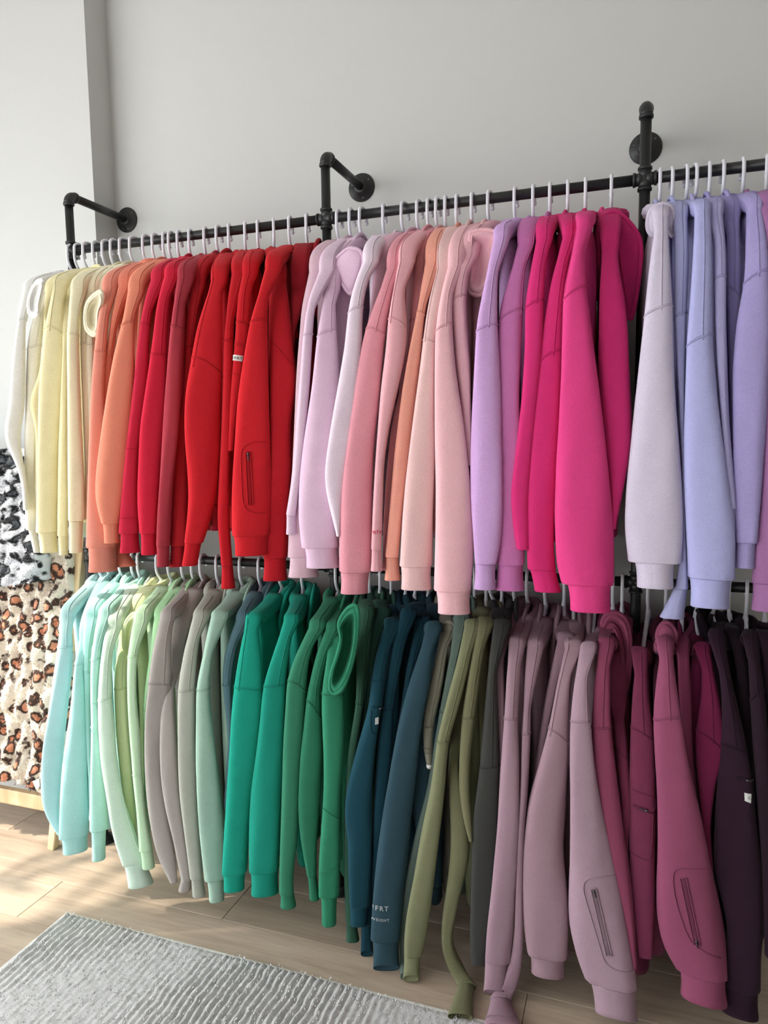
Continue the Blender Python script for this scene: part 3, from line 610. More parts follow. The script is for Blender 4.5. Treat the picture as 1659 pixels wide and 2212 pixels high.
G_('h4', 'U', 1321, 'D', (204, 40, 112), 'deep magenta hoodie beside the second iron post', [(680,612,668),(850,598,695),(1000,595,716),(1200,592,728),(1400,602,738),(1500,622,735),(1650,642,705),(1830,652,668)], None, None, y=.01,
   hood=[('D', -.13, 0, [(608,570),(625,545),(665,530),(720,570),(768,650),(765,780),(735,960),(715,940),(690,800),(655,650),(630,600)])])
# ================================================================ upper rail, right bay
LV = (178, 178, 228)
G_('l1', 'U', 1426, 'E', (216, 206, 228), 'pale lavender-white hoodie with wide cuff beside iron post', [(345,236,286),(450,216,292),(600,196,302),(750,181,309),(900,166,313),(1100,149,321),(1300,131,336),(1500,107,345),(1700,96,348),(1840,110,340)], (1845,1955,152,310), (768, 724), y=-.014, gather=.045,
   hood=[('E', -.20, 0, [(205,400),(200,360),(215,310),(260,284),(300,300),(316,360),(312,420),(296,400),(280,345),(250,320),(235,345),(228,420)])])
G_('l2', 'U', 1451, 'E', (176, 176, 220), 'blue lavender hoodie, its cuff skewed under pale neighbour', [(340,318,372),(500,314,382),(770,312,368),(1000,326,364),(1400,345,362),(1700,350,364),(1950,320,376)], (1960,2085,252,356), (782, 752), y=.014)
G_('l3', 'U', 1481.5, 'E', LV, 'periwinkle blue hoodie with smooth wide sleeve and ribbed cuff', [(320,402,472),(500,394,481),(880,366,483),(1100,362,501),(1300,358,526),(1500,357,551),(1700,362,576),(1910,371,576)], (1915,2040,384,552), (898, 852), y=-.018, gather=.04)
G_('l3b', 'U', 1500, 'E', (170, 166, 216), 'lavender hoodie hidden behind the periwinkle blue one', [(400,470,495),(800,475,490),(1300,520,535),(1700,560,575)], None, None, y=.06, hood='cl')
G_('l4', 'U', 1532, 'E', (184, 178, 226), 'lavender hoodie with a thin short sleeve', [(330,474,522),(450,488,540),(600,486,541),(800,490,541),(1000,500,546),(1200,515,552),(1400,525,568),(1600,526,586)], (1605,1710,536,580), (604, 596), y=-.004)
G_('l5', 'U', 1561, 'E', (166, 156, 214), 'violet lavender hoodie tucked between two lavender sleeves', [(345,548,596),(480,540,604),(600,540,604),(700,545,600),(900,550,590),(1300,560,585)], None, (640, 690), y=.04)
G_('l6', 'U', 1604, 'E', (176, 164, 220), 'wide violet hoodie at the right edge of upper rail', [(310,628,700),(450,622,724),(600,618,730),(800,580,731),(1000,562,726),(1200,565,718),(1400,570,702),(1600,575,690),(1750,580,676)], (1755,1866,575,664), (628, 572), y=-.004)
G_('l7', 'U', 1657, 'E', (170, 116, 168), 'mauve purple hoodie cut by the right photo edge', [(285,700,745),(600,724,800),(1000,716,810),(1300,700,812),(1600,682,812),(1930,648,812)], (1935,2056,648,806), None, y=.0)
# ================================================================ lower rail, left bay
MT = (176, 228, 226)
G_('m1', 'L', 217, 'F', (184, 224, 228), 'pale aqua hoodie leftmost on the lower rail', [(430,362,415),(600,344,441),(800,316,431),(1000,290,406),(1200,256,382),(1400,243,366),(1550,246,352),(1650,280,350),(1720,336,370)], None, (606, 606), y=-.006, sl=.1)
G_('m2', 'L', 235, 'F', MT, 'aqua mint hoodie with a wide wrinkled cuff', [(555,486,532),(710,443,492),(900,430,502),(1100,405,512),(1300,376,530),(1500,356,536),(1740,351,536)], (1750,1838,378,524), (708, 706), y=-.016, gather=.05)
G_('m3', 'L', 264, 'F', (176, 228, 222), 'mint aqua hoodie showing one narrow strip', [(420,510,572),(600,494,545),(760,496,542),(1000,496,546),(1200,510,552),(1400,528,552),(1650,540,560)], None, (755, 765), y=.012)
G_('m4', 'L', 289, 'F', (178, 230, 218), 'mint hoodie with a small sleeve tab', [(410,596,650),(550,562,612),(690,540,596),(900,540,582),(1100,545,588),(1300,540,612),(1500,535,636),(1700,536,646)], (1715,1882,552,630), (688, 676), y=-.010,
   lines=[[(545,935),(572,950),(578,1060),(570,1100),(552,1110),(543,1080)]])
G_('m5', 'L', 302, 'F', (214, 238, 220), 'pale seafoam hoodie whose twisted cuff rests on the floor', [(480,640,712),(600,612,675),(700,600,668),(900,586,668),(1100,586,690),(1300,600,705),(1500,636,735),(1700,662,795),(1900,728,872)], (1920,2040,768,918), (932, 912), y=-.014, lines=[[(668,930),(690,1200),(730,1500),(800,1750),(862,1895)]])
G_('m6', 'L', 347, 'F', (222, 233, 182), 'yellow-green hoodie deep between seafoam and light green', [(560,722,780),(700,690,757),(860,682,757),(1100,690,772),(1400,720,792),(1650,760,812),(1800,790,820)], None, (862, 856), y=.03,
   hood=[('F', -.215, .01, [(742,500),(760,440),(800,400),(830,420),(800,500),(790,600),(772,690),(750,680),(738,600)])])
G_('m7', 'L', 369, 'F', (206, 242, 202), 'light green hoodie with slim sleeve and short cuff', [(440,806,882),(660,761,818),(900,760,812),(1100,768,836),(1300,786,848),(1370,788,852),(1600,816,872),(1820,832,912)], (1830,1932,852,926), (668, 662), y=-.004, lines=[[(786,1372),(848,1362)]])
G_('m8', 'L', 398, 'F', (180, 232, 178), 'spring green hoodie beside the first taupe one', [(430,932,972),(700,886,924),(980,850,884),(1200,856,876),(1700,860,900)], None, (985, 978), y=.03)
G_('g1', 'L', 419, 'F', (176, 168, 163), 'taupe grey hoodie with long sleeve in front', [(430,960,1042),(600,916,1022),(820,886,1032),(1000,868,1000),(1200,862,965),(1400,868,966),(1600,886,1002),(1800,920,1042),(1950,976,1062),(2008,1012,1062)], None, (822, 848), y=-.004, sl=.3)
G_('g1b', 'L', 439, 'F', (178, 170, 165), 'taupe hoodie whose crumpled cuff meets the floor', [(700,1010,1040),(1000,962,1046),(1200,956,1060),(1400,962,1062),(1600,990,1086),(1800,1040,1122),(1950,1066,1146),(2000,1082,1150)], (2005,2068,1068,1142), None, y=.0, hood='none', gather=.08)
G_('g2', 'L', 470, 'F', (180, 182, 170), 'sage grey hoodie right of the taupe hoodies', [(430,1160,1222),(600,1106,1184),(860,1063,1168),(1100,1060,1168),(1300,1062,1172),(1500,1070,1178),(1700,1096,1192),(1990,1136,1212)], (2000,2100,1152,1228), (872, 868), y=-.004, sl=.2)
G_('g3', 'L', 522, 'F', (164, 196, 178), 'sage green hoodie with a flared cuff above the floor', [(430,1268,1330),(600,1226,1275),(860,1170,1252),(1100,1170,1278),(1300,1170,1302),(1500,1176,1322),(1700,1190,1338),(2000,1222,1342)], (2010,2130,1252,1340), (866, 862), y=-.008, sl=.92)
G_('g4', 'L', 562, 'G', (88, 120, 130), 'slate blue hoodie behind the first teal one', [(430,350,402),(600,276,342),(795,264,312),(900,276,322),(1100,300,320),(1500,270,300)], None, (798, 790), y=.03, sl=.1)
TE = (0, 156, 132)
G_('t1', 'L', 608, 'G', (2, 160, 136), 'bright teal hoodie with a straight flat sleeve', [(430,402,466),(600,366,484),(805,335,497),(1000,312,492),(1200,300,472),(1400,286,442),(1600,276,422),(1800,264,413),(1870,262,408)], (1875,1970,274,390), (808, 836), y=-.014, sl=-.75)
G_('t2', 'L', 653, 'G', (8, 150, 128), 'teal hoodie with broad sleeve and wide straight hem', [(430,620,684),(600,560,645),(800,497,622),(1000,480,616),(1200,456,616),(1400,426,612),(1600,416,602),(1860,414,592)], (1870,1996,430,586), (802, 800), y=-.004, sl=.3)
# ================================================================ lower rail, middle bay
KE = (48, 138, 102)
G_('k1', 'L', 729, 'G', (52, 130, 100), 'kelly green hoodie right of the two teal ones', [(470,764,832),(600,692,766),(770,630,742),(900,626,732),(1100,610,722),(1300,605,708),(1500,600,702),(1700,593,696),(1900,588,664),(1985,590,672)], (1990,2066,596,684), (772, 838), y=-.004)
G_('k2', 'L', 746, 'G', (42, 120, 90), 'green hoodie with puckered sleeve between two greens', [(480,858,925),(600,802,874),(800,756,822),(880,741,822),(1050,726,836),(1200,706,848),(1300,702,832),(1500,696,822),(1700,712,802),(1880,746,800)], (1890,2020,762,818), (886, 1010), y=.006)
G_('k3', 'L', 771, 'G', (44, 132, 98), 'green hoodie with U-shaped open hood in front', [(560,872,935),(700,850,932),(850,828,952),(1000,830,960),(1200,840,958),(1400,840,940),(1600,830,936),(1800,814,936),(2000,812,930)], (2010,2168,832,912), (848, 858), y=-.010, lines=[[(832,1490),(930,1560)], [(816,1860),(930,1830)]],
   hood=[('G', -.335, .05, [(930,430),(985,350),(1030,345),(1036,450),(1016,600),(985,720),(945,812),(902,838),(877,802),(886,720),(922,610),(940,520)]), ('G', -.27, -1, [(1000,380),(1046,420),(1052,650),(1052,820),(1030,935),(985,900),(955,820),(975,650)])])
G_('k4', 'L', 798, 'H', (52, 92, 74), 'dark forest green hoodie behind the open-hooded green one', [(240,214,275),(400,200,252),(670,200,236),(900,160,204),(1200,140,176),(1500,140,172),(1730,150,200)], (1738,1822,152,214), (672, 690), y=.02)
G_('k5', 'L', 819, 'H', (40, 76, 66), 'blackish green hoodie before the navy teal ones', [(240,296,345),(400,262,300),(560,255,290),(900,200,240),(1400,170,200)], None, None, y=.05)
NV = (18, 78, 100)
G_('b1', 'L', 844, 'H', (22, 68, 82), 'navy teal hoodie with zipped sleeve pocket and tag', [(300,342,392),(400,302,364),(560,273,338),(700,262,322),(900,206,292),(1100,152,278),(1200,138,276),(1350,160,276),(1500,157,274),(1650,165,270)], (1660,1746,172,252), (562, 562), y=-.006,
   lines=[('U', [(375,345),(370,480),(385,530),(400,545)])], extra=many(zipper('U', (384,322), (450,338), 3.0, 1), patch('tag', 'U', [(407,410),(432,404),(430,460),(405,462)], TAG)))
G_('b2', 'L', 875, 'H', (18, 60, 74), 'dark teal hoodie behind the pocketed navy teal one', [(240,420,482),(400,372,434),(710,322,378),(900,300,372),(1200,280,342),(1500,270,306),(1740,222,280)], (1748,1876,222,280), (712, 700), y=.024)
G_('b3', 'L', 895, 'H', (18, 56, 70), 'dark petrol hoodie showing only its stitched shoulder', [(290,486,542),(500,440,486),(700,415,444),(900,380,410),(1300,330,370)], None, (705, 700), y=.045, sl=.0)
G_('b4', 'L', 924, 'H', (46, 74, 86), 'dark slate hoodie printed with grey letters near the cuff', [(310,542,592),(420,510,572),(600,450,552),(800,400,512),(1000,360,492),(1200,325,468),(1400,300,458),(1600,281,432),(1820,272,412)], (1830,1946,282,408), None, y=-.014, gather=.0,
   extra=many(words('MFRT', 'U', 362, 1942, 38, GREYINK, 0, .012), words('YWEIGHT', 'U', 358, 2026, 22, GREYINK, 0, .012)))
G_('b5', 'L', 947, 'H', (36, 62, 74), 'dark slate hoodie with creased elbow behind lettered sleeve', [(500,540,575),(800,500,560),(900,482,560),(1050,462,556),(1150,456,542),(1290,492,512),(1500,470,500)], None, None, y=.03, hood='cl')
ST = (138, 134, 120)
G_('o0', 'L', 967, 'H', ST, 'stone grey hoodie with a sleeve zip and tag', [(320,616,662),(400,592,642),(600,550,616),(700,526,592),(780,520,572),(900,520,566),(980,540,570)], None, (788, 784), y=.02, extra=many(patch('tag', 'U', [(820,782),(855,784),(850,832),(824,828)], TAG), words('C', 'U', 836, 815, 17, INK)),
   lines=[('U', [(790,650),(860,660)]), ('U', [(795,690),(858,692)])], hood=[('H', -.19, 0, [(600,320),(625,285),(655,278),(675,310),(670,400),(655,380),(640,330),(622,318)])])
G_('o1', 'L', 990, 'H', (92, 108, 100), 'grey-green hoodie showing a thin edge beside olive one', [(270,680,722),(400,660,712),(600,622,672),(720,600,644),(900,570,606),(1100,540,576),(1250,498,545),(1500,440,505),(1700,406,460),(1900,406,450),(1990,412,445)], None, (716, 712), y=.022)
OL = (124, 124, 92)
G_('o2', 'L', 1025, 'H', (126, 128, 96), 'olive green hoodie with a long straight sleeve', [(300,728,778),(500,680,742),(700,626,692),(860,588,642),(1100,558,626),(1300,515,606),(1500,480,582),(1700,441,556),(1850,426,528),(1890,430,520)], (1895,2006,426,500), (862, 858), y=-.014)
G_('o3', 'L', 1050, 'H', (118, 116, 86), 'olive hoodie with folded narrow sleeve edge', [(290,788,836),(500,746,802),(745,710,772),(900,698,752),(1100,693,742),(1250,716,758),(1330,740,760)], None, (746, 742), y=-.004)
G_('o4', 'L', 1067, 'H', (116, 116, 86), 'olive hoodie whose cuff trails onto the floor', [(800,660,690),(1000,640,692),(1200,648,735),(1400,654,756),(1550,640,716),(1700,615,682),(1850,606,652),(1950,636,712),(2040,690,774)], (2045,2190,640,760), None, y=.01, hood='none', gather=.06)
G_('o5', 'L', 1084, 'H', (62, 62, 60), 'charcoal grey hoodie between olive and mauve hoodies', [(300,868,905),(500,836,876),(980,795,892),(1200,766,886),(1400,756,878),(1600,750,868),(1800,746,852),(1930,752,824)], None, (990, 976), y=.0)
MV = (164, 132, 146)
G_('v1', 'L', 1113, 'I', MV, 'mauve hoodie next to the charcoal grey one', [(420,184,245),(500,180,236),(700,196,244),(900,214,244),(1300,205,230)], None, None, y=.02)
G_('v2', 'L', 1140, 'I', (166, 134, 148), 'mauve hoodie with a straight sleeve and drooping ribbed cuff', [(430,262,322),(600,248,312),(775,240,300),(1000,225,312),(1300,205,312),(1600,176,292),(1800,151,282),(1930,146,266)], (1935,2068,142,238), (782, 774), y=-.010)
G_('v3', 'L', 1179, 'I', (160, 128, 142), 'mauve hoodie whose thin sleeve curls under near floor', [(440,354,402),(600,340,366),(850,320,364),(1100,315,352),(1300,300,336),(1600,290,328),(1800,288,330),(1950,270,322),(2050,215,302),(2110,170,268)], (2120,2260,140,330), (852, 846), y=.0)
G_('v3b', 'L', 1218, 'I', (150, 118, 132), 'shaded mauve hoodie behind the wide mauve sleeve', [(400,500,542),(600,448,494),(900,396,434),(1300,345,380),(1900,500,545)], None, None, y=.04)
G_('v4', 'L', 1240, 'I', (164, 132, 144), 'mauve hoodie with wide creased sleeve and skewed cuff', [(440,535,582),(600,490,548),(830,445,540),(1000,400,542),(1200,346,530),(1400,330,515),(1600,328,538),(1800,332,541),(1910,346,532)], (1915,2000,366,520), (828, 890), y=-.004, sl=-.65)
G_('v5', 'L', 1286, 'I', (172, 142, 156), 'light mauve hoodie with zipped lower sleeve pocket', [(450,605,652),(600,570,632),(790,550,648),(1000,545,668),(1200,545,698),(1400,545,742),(1600,545,792),(1800,546,832),(1950,576,852),(2050,620,862)], (2058,2196,668,868), (796, 786), y=-.022, sl=.65, gather=.045,
   lines=[[(772,1508),(700,1512),(640,1526),(615,1570),(630,1650),(690,1850),(715,1915),(760,1945),(856,1956)]], extra=zipper('I', (660,1572), (734,1884), 10))
WI = (150, 70, 102)
G_('w10', 'L', 1325, 'I', (146, 68, 98), 'wine rose hoodie left of the second iron post', [(430,690,742),(600,668,738),(820,650,742),(1000,656,762),(1300,700,802),(1500,745,832),(1700,800,852),(1950,845,866)], None, (828, 816), y=-.004,
   hood=[('I', -.17, .01, [(705,330),(712,290),(745,268),(790,280),(825,340),(835,480),(815,640),(800,560),(790,420),(755,330)])])
G_('w10b', 'L', 1345, 'I', (138, 58, 90), 'wine hoodie with bent elbow against the pocketed one', [(700,745,790),(900,760,824),(1100,780,838),(1250,790,848),(1380,800,822),(1600,815,835)], None, None, y=.024, hood='none', lines=[[(765,900),(825,975)]])
# ================================================================ lower rail, right bay
G_('w2', 'L', 1402, 'J', (122, 50, 80), 'wine red hoodie with a flapped zip pocket', [(470,298,342),(650,276,348),(830,266,372),(1000,261,380),(1200,260,386),(1400,256,386),(1700,270,382),(1900,300,372)], None, (826, 876), y=.01,
   lines=[[(272,1112),(376,1140),(378,1195),(352,1205)], [(275,1190),(370,1215)], [(372,1215),(360,1400),(340,1432),(300,1425),(260,1412)]], extra=zipper('J', (345,1200), (280,1188), 5, 0), bodylen=.86)
G_('w3', 'L', 1439, 'J', (148, 74, 104), 'rose wine hoodie with a zipped sleeve pocket', [(420,418,458),(600,390,482),(780,376,509),(1000,380,546),(1200,385,592),(1400,385,632),(1600,378,672),(1800,381,706),(1950,430,722),(2000,478,722)], (2005,2130,500,722), (794, 764), y=-.022, gather=.045,
   lines=[[(638,1470),(560,1470),(495,1480),(472,1525),(485,1640),(530,1780),(580,1840),(700,1888)]], extra=zipper('J', (515,1520), (582,1832), 11, 1),
   hood=[('J', -.20, 0, [(395,390),(400,350),(425,318),(455,325),(480,370),(470,410),(450,375),(425,365),(410,390)])])
G_('w4', 'L', 1475, 'J', (140, 62, 94), 'dusky wine hoodie, strip between rose wine and plum', [(420,488,542),(600,490,552),(800,506,556),(950,530,562),(1400,590,610)], None, None, y=.03)
G_('w5', 'L', 1505, 'J', (112, 28, 66), 'deep magenta plum hoodie with bent elbow', [(450,598,640),(600,605,672),(700,600,692),(850,572,716),(950,570,714),(1050,576,672),(1300,602,642),(1600,640,665)], None, (845, 930), y=.012)
PL = (46, 24, 40)
G_('x0', 'L', 1540, 'J', (34, 20, 31), 'near-black plum hoodie behind the tagged plum one', [(360,735,782),(600,770,832),(850,800,842),(1400,830,860)], None, None, y=.04)
G_('x1', 'L', 1578, 'J', PL, 'dark plum hoodie with a zip and white tag', [(390,652,702),(600,690,742),(800,700,792),(1000,690,832),(1200,672,852),(1500,652,876),(1800,722,886),(2060,692,882)], (2070,2190,690,870), (905, 930), y=.0,
   extra=many(zipper('J', (770,1048), (818,1052), 4, 1), patch('tag', 'J', [(804,1112),(832,1116),(830,1158),(806,1150)], TAG), words('C', 'J', 817, 1140, 13, INK)))
G_('x2', 'L', 1613, 'J', (40, 22, 34), 'blackish plum hoodie near the right photo edge', [(390,818,864),(700,830,902),(1000,850,932),(1500,886,962),(1900,898,965)], None, (700, 640), y=.0)
G_('x3', 'L', 1654, 'J', (34, 18, 30), 'darkest plum hoodie cut off by the right edge', [(350,880,930),(700,905,960),(1200,930,985),(1900,940,1000)], None, None, y=.02)

# ---------------------------------------------------------------- rug with raised wavy ribs
def make_rug():
    x0, x1, y0, y1 = -1.625, 0.75, -1.75, -0.378; dx = .0048; dy = .010
    xs = np.arange(x0, x1, dx); ys = np.arange(y0, y1, dy); XX, YY = np.meshgrid(xs, ys)
    def lf(sx, sy, p): return np.sin(XX*sx+YY*sy+p)
    wob = .0016*lf(3, 38, 0)+.0015*lf(21, 61, 1.3)+.004*lf(2, 7, .4)+.0012*lf(40, 110, 2.)
    patchy = np.clip(.55+.55*lf(5.1, 2.3, .7)*lf(-2.7, 4.9, 2.1)+.35*lf(9, -7, .2), .08, 1.0)
    rng = np.random.default_rng(3)
    ridge = np.abs(np.sin(math.pi*(XX+wob)/.0205))**.8
    h = .005+patchy*.012*ridge+rng.normal(0, .0011, XX.shape)+.002*(1-patchy)
    ed = np.minimum.reduce([XX-x0, x1-XX, YY-y0, y1-YY]); h *= np.clip(ed/.012, .25, 1)
    V = np.stack([XX, YY, h], -1).reshape(-1, 3); nx, ny = len(xs), len(ys)
    F = [(j*nx+i, j*nx+i+1, (j+1)*nx+i+1, (j+1)*nx+i) for j in range(ny-1) for i in range(nx-1)]
    root = empty('rug', (x0, y1, 0), 'pale grey rug with raised wavy ribs on the oak floor', 'rug')
    m = plain('rug_wool', srgb((207, 205, 205)), 0.95, noise=.05, bump=.5, bscale=420, spec=.1)
    o = mesh_obj('pile', V, F, m, root); o['kind'] = 'stuff'
    o = mesh_obj('backing', *box(x0-.004, x1, y0, y1+.003, 0.0008, .004), plain('rug_backing', srgb((226, 224, 218)), .9, noise=.05, bscale=300), root, smooth=False)
    n = 26000; px = rng.uniform(x0+.004, x1-.3, n); py = rng.uniform(-1.05, y1-.002, n)
    ii = np.clip(((px-x0)/dx).astype(int), 0, nx-1); jj = np.clip(((py-y0)/dy).astype(int), 0, ny-1); pz = h[jj, ii]
    keep = ridge[jj, ii]*patchy[jj, ii] > .0; a = rng.normal(0, .6, n)+math.pi/2*rng.choice([1, -1], n); l = rng.uniform(.003, .0065, n); wd = .0011; tx, ty = np.cos(a), np.sin(a); tilt = rng.uniform(.4, 1.3, n)
    B = np.stack([px, py, pz-.002], -1); S = np.stack([-ty*wd, tx*wd, np.zeros(n)], -1); Tp = B+np.stack([tx*l*np.sin(tilt), ty*l*np.sin(tilt), l*np.cos(tilt)+.001], -1)
    Md = (B+Tp)/2+np.stack([np.zeros(n), np.zeros(n), l*.18], -1)
    V = np.concatenate([B-S, B+S, Md+S*1.1, Md-S*1.1, Tp]); k = np.arange(n)
    me = bpy.data.meshes.new('tufts'); F = np.concatenate([np.stack([k, k+n, k+2*n, k+3*n], -1)])
    F3 = np.stack([k+3*n, k+2*n, k+4*n], -1); me.from_pydata(V.tolist(), [], F.tolist()+F3.tolist()); me.materials.append(m); me.polygons.foreach_set('use_smooth', np.ones(len(me.polygons), bool))
    o = bpy.data.objects.new('tufts', me); C.objects.link(o); o.parent = root; o.matrix_parent_inverse = Matrix.Translation(-root.location); o['kind'] = 'stuff'
make_rug()

# ---------------------------------------------------------------- pine blanket rack with two fur throws
def limb(a, b, w0, w1, t, name, root, taper=False):
    a = np.array(a, float); b = np.array(b, float); ax = (b-a)/np.linalg.norm(b-a); s = np.cross(ax, [0, 1, 0]); s /= np.linalg.norm(s); q = np.cross(s, ax); V = []
    prof = [(-1, -.8), (-.8, -1), (.8, -1), (1, -.8), (1, .8), (.8, 1), (-.8, 1), (-1, .8)]
    for h, w in ((0, w0*.9), (.006, w0), (np.linalg.norm(b-a)-.006, w1), (np.linalg.norm(b-a), w1*.9)):
        for u, v in prof: V.append(a+ax*h+s*u*w/2+q*v*t/2*(w/w0 if taper else 1))
    return mesh_obj(name, V, grid_faces(4, 8), PINE, root, smooth=False)
brk = empty('blanket_rack', (-2.05, -.02, 0), 'light pine blanket rack standing in the corner left of hoodies', 'rack')
RX0, RX1 = -2.58, -1.93
ft = at_floor(115, 1832); tp = at(172, 1210, .02); dirp = (tp-ft); top = ft+dirp*(1.30/dirp[2])
limb(ft, top, .030, .040, .030, 'leg', brk); off = np.array([RX0-RX1, 0, 0]); limb(ft+off, top+off, .030, .040, .030, 'leg', brk)
ft2 = ft+np.array([0, .20, 0]); top2 = top+np.array([0, .03, 0])
def along(p, q, z): return p+(q-p)*((z-p[2])/(q[2]-p[2]))
lo = along(ft, top, .155); mb = MB()
limb(lo+off, lo, .055, .055, .026, 'bottom_rail', brk)
for z in (.85, 1.22):
    p = along(ft, top, z); mb = MB(); mb.add(*tube([p+off*t for t in np.linspace(0, 1, 12)], .013, 12)); mb.obj('dowel', PINE, brk)
def fur(name, base, spot, core, leopard):
    m, nt, b = new_mat(name); L = nt.links
    tc = N(nt, 'ShaderNodeTexCoord')
    def noise(scale, stretch=(1, 1, 1), det=2.0, off=0.0):
        mp = N(nt, 'ShaderNodeMapping'); mp.inputs['Scale'].default_value = stretch; mp.inputs['Location'].default_value = (off, off, off); L.new(tc.outputs['Object'], mp.inputs['Vector'])
        q = N(nt, 'ShaderNodeTexNoise', Scale=scale, Detail=det); L.new(mp.outputs[0], q.inputs['Vector']); return q
    wob = noise(30.0)
    if leopard:
        mp = N(nt, 'ShaderNodeMapping'); mp.inputs['Scale'].default_value = (25, 10, 21); L.new(tc.outputs['Object'], mp.inputs['Vector'])
        mx = N(nt, 'ShaderNodeMix', data_type='RGBA', blend_type='LINEAR_LIGHT'); mx.inputs[0].default_value = .22; L.new(mp.outputs[0], mx.inputs[6]); L.new(wob.outputs['Color'], mx.inputs[7])
        vo = N(nt, 'ShaderNodeTexVoronoi', Scale=1.0, Randomness=.75); L.new(mx.outputs[2], vo.inputs['Vector'])
        n2 = noise(60.0, off=3.0); ad = N(nt, 'ShaderNodeMath', operation='MULTIPLY_ADD'); ad.inputs[1].default_value = .42; L.new(n2.outputs['Fac'], ad.inputs[0]); L.new(vo.outputs['Distance'], ad.inputs[2])
        n3 = noise(17.0, off=9.0); a2 = N(nt, 'ShaderNodeMath', operation='MULTIPLY_ADD'); a2.inputs[1].default_value = .5; L.new(n3.outputs['Fac'], a2.inputs[0]); L.new(ad.outputs[0], a2.inputs[2])
        src = a2.outputs[0]; stops = ((.70, core), (.78, spot), (.91, spot), (1.0, base))
    else:
        n1 = noise(25.0, (.85, .5, 1.1), 1.0); src = n1.outputs['Fac']; stops = ((.36, core), (.42, spot), (.485, spot), (.55, base))
    cr = N(nt, 'ShaderNodeValToRGB'); e = cr.color_ramp.elements
    e[0].position = stops[0][0]; e[0].color = (*stops[0][1], 1); e[1].position = stops[1][0]; e[1].color = (*stops[1][1], 1)
    for p, c in stops[2:]: q = e.new(p); q.color = (*c, 1)
    L.new(src, cr.inputs[0]); L.new(cr.outputs[0], b.inputs['Base Color'])
    b.inputs['Roughness'].default_value = .95; b.inputs['Sheen Weight'].default_value = .2; b.inputs['Specular IOR Level'].default_value = .1
    n4 = noise(260.0, det=3.0); bp = N(nt, 'ShaderNodeBump', Strength=.5, Distance=.005); L.new(n4.outputs['Fac'], bp.inputs['Height']); L.new(bp.outputs[0], b.inputs['Normal'])
    return m
FUR_BW = fur('snow_leopard_fur', srgb((226, 228, 233)), srgb((34, 36, 40)), srgb((96, 100, 106)), False)
FUR_TAN = fur('leopard_fur', srgb((228, 216, 200)), srgb((74, 56, 48)), srgb((216, 148, 116)), True)
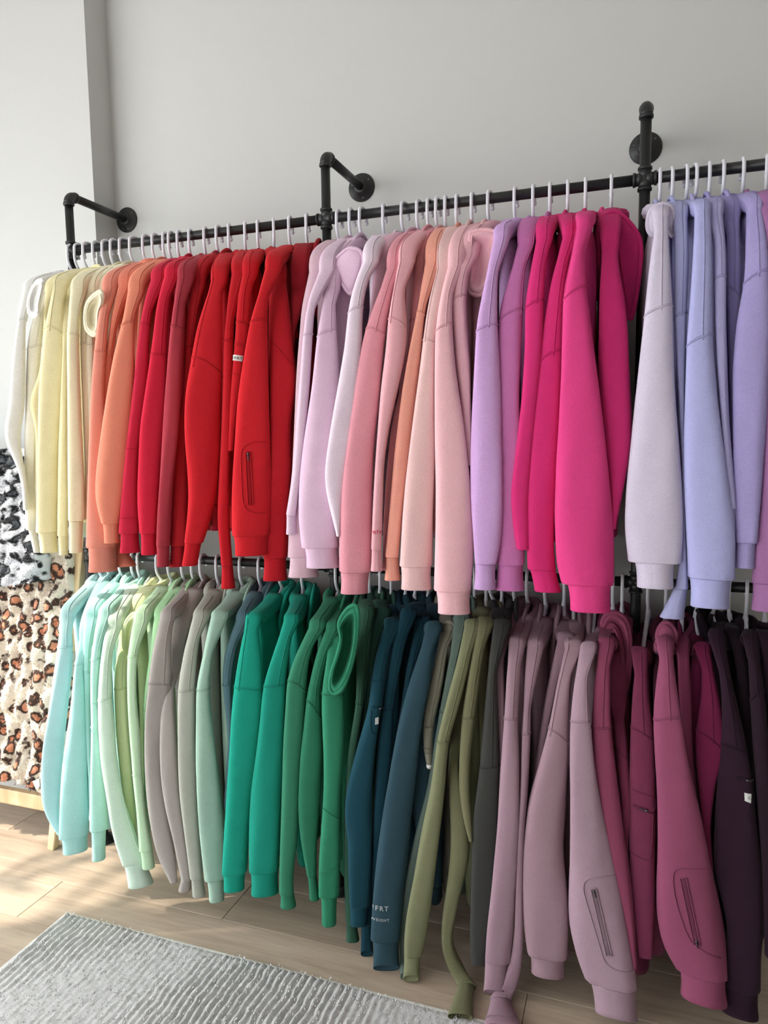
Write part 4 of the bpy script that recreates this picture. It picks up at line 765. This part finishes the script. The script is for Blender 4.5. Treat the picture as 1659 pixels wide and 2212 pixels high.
def throw(name, x0, x1, z0, z1, mat, label, seed, thick, quilt, yo, tagpos=None):
    rng = np.random.default_rng(seed); nx, nz = 90, 170; V = []
    root = empty(name, ((x0+x1)/2, yo, z1), label, 'blanket')
    def yat(z): return along(ft, top, z)[1]
    def front(x, z):
        t = (x-x0)/(x1-x0)
        qx, qz = quilt; ph = .35*math.sin(z*9+seed)
        lump = (.45+.55*abs(math.sin(math.pi*((x-x0)/qx+.18*math.sin(z*23+seed)+.1*math.sin(z*57+x*9))))**.7)*(.55+.45*abs(math.sin(math.pi*((z-z0)/qz+.35*math.sin(x*17)+.3*math.sin(x*41+1)+.2*math.sin(z*13+x*23))))**.7)
        return yat(z)-.02-thick*(.25+.75*lump)-.016*math.sin(t*7+ph)-.006*math.sin(z*31+x*13)+.03*(2*t-1)**6-yo*0
    ny = []
    xs = np.linspace(x0, x1, nx); zs = np.linspace(z0, z1, nz)
    P = np.array([[[x, front(x, z)-yo, z+(.012*math.sin(x*15+seed) if z-z0 < .12 else 0)*(1-(z-z0)/.12 if z-z0 < .12 else 0)] for x in xs] for z in zs])
    B = P.copy(); B[:, :, 1] = np.array([[yat(z)+.012-yo for x in xs] for z in zs])
    V = np.concatenate([P.reshape(-1, 3), B.reshape(-1, 3)]); n = nx*nz; F = []
    for j in range(nz-1):
        for i in range(nx-1):
            a = j*nx+i; F.append((a, a+1, a+nx+1, a+nx)); F.append((n+a, n+a+nx, n+a+nx+1, n+a+1))
    ed = list(range(nx))+[j*nx+nx-1 for j in range(1, nz)]+[(nz-1)*nx+i for i in range(nx-2, -1, -1)]+[j*nx for j in range(nz-2, 0, -1)]
    for k in range(len(ed)): a, b = ed[k], ed[(k+1) % len(ed)]; F.append((a, n+a, n+b, b))
    mesh_obj('fur_cloth', V, F, mat, root)
    # fur: short tapering locks
    m = 26000; u = rng.uniform(0, nx-1.01, m); v = rng.uniform(0, nz-1.01, m); i, j = u.astype(int), v.astype(int); fu, fv = (u-i)[:, None], (v-j)[:, None]
    Q = P[j, i]*(1-fu)*(1-fv)+P[j, i+1]*fu*(1-fv)+P[j+1, i]*(1-fu)*fv+P[j+1, i+1]*fu*fv
    du = P[j, i+1]-P[j, i]; dv = P[j+1, i]-P[j, i]; nn = np.cross(du, dv); nn /= np.linalg.norm(nn, axis=1)[:, None]; nn *= np.where(nn[:, 1:2] > 0, -1, 1)
    dr = nn*rng.uniform(.5, 1, (m, 1))+rng.normal(0, .5, (m, 3))+np.array([0, 0, -.5]); dr /= np.linalg.norm(dr, axis=1)[:, None]; ln = rng.uniform(.007, .014, (m, 1))
    sd = np.cross(dr, nn+rng.normal(0, .3, (m, 3))); sd /= np.linalg.norm(sd, axis=1)[:, None]; sd *= .0017
    Q = Q-nn*.002; V = np.concatenate([Q-sd, Q+sd, Q+dr*ln]); k = np.arange(m)
    me = bpy.data.meshes.new('fur_locks'); me.from_pydata(V.tolist(), [], np.stack([k, k+m, k+2*m], -1).tolist()); me.materials.append(mat)
    o = bpy.data.objects.new('fur_locks', me); C.objects.link(o); o.parent = root; o.matrix_parent_inverse = Matrix.Translation(-root.location); o['kind'] = 'stuff'
    if tagpos: 
        q = [at(a, b, yat(.32)-.075-yo) for a, b in tagpos]; q2 = [p+np.array([0, .002, 0]) for p in q]
        t_ = mesh_obj('care_tag', q+q2, [(0,1,2,3), (7,6,5,4), (0,4,5,1), (1,5,6,2), (2,6,7,3), (3,7,4,0)], TAG, root, smooth=False); t_['label'] = 'white care tag'
throw('leopard_throw', -2.52, -1.872, .225, 1.24, FUR_TAN, 'tan leopard fur throw hanging long over the pine rack', 2, .06, (.062, .11), .0, [(70,1688),(84,1682),(86,1700),(78,1706)])
throw('leopard_throw', -2.52, -1.935, .955, 1.42, FUR_BW, 'black and white leopard fur throw folded over tan one', 5, .055, (.10, .06), .065)

# ---------------------------------------------------------------- young tree outside the window; its leaves dapple the sun
def tree():
    rng = np.random.default_rng(12); root = empty('tree', (-5.3, -2.3, -.06), 'leafy young tree outside the left shop window', 'tree')
    bark = plain('bark', srgb((96, 82, 68)), .9, noise=.2, bump=.6, bscale=40); leafm = plain('leaf', srgb((96, 128, 62)), .6, noise=.15, bscale=20)
    trunk = catmull([(-5.3, -2.3, -.06), (-5.28, -2.25, 1.0), (-5.2, -2.15, 2.2), (-5.22, -2.05, 3.4), (-5.2, -2.0, 4.3)], 30)
    mesh_obj('trunk', *tube(trunk, np.linspace(.06, .02, 30), 12), bark, root); br = MB(); lf = MB()
    for k in range(26):
        p0 = trunk[rng.integers(9, 30)]; a = rng.uniform(-.6, 1.9); L_ = rng.uniform(.45, 1.05)
        p2 = p0+np.array([math.cos(a)*L_*.8+.15, math.sin(a)*L_*1.0, rng.uniform(-.25, .45)*L_]); p1 = (p0+p2)/2+np.array([0, 0, .08])
        bp = catmull([p0, p1, p2], 14); br.add(*tube(bp, np.linspace(.014, .004, 14), 6))
        for i in range(3, 14):
            for _ in range(1 if rng.random() < .75 else 2):
                d = rng.normal(0, 1, 3); d[2] -= .5; d /= np.linalg.norm(d); s = np.cross(d, rng.normal(0, 1, 3)); s /= np.linalg.norm(s); l = rng.uniform(.07, .12); c = bp[i]; n = np.cross(d, s)
                lf.add([c, c+d*l*.4+s*l*.26+n*l*.05, c+d*l, c+d*l*.4-s*l*.26+n*l*.05, c+d*l*.5-n*l*.03], [(0, 1, 4), (1, 2, 4), (2, 3, 4), (3, 0, 4)])
    o = br.obj('branches', bark, root); o['kind'] = 'stuff'; o = lf.obj('foliage', leafm, root); o['kind'] = 'stuff'
tree()
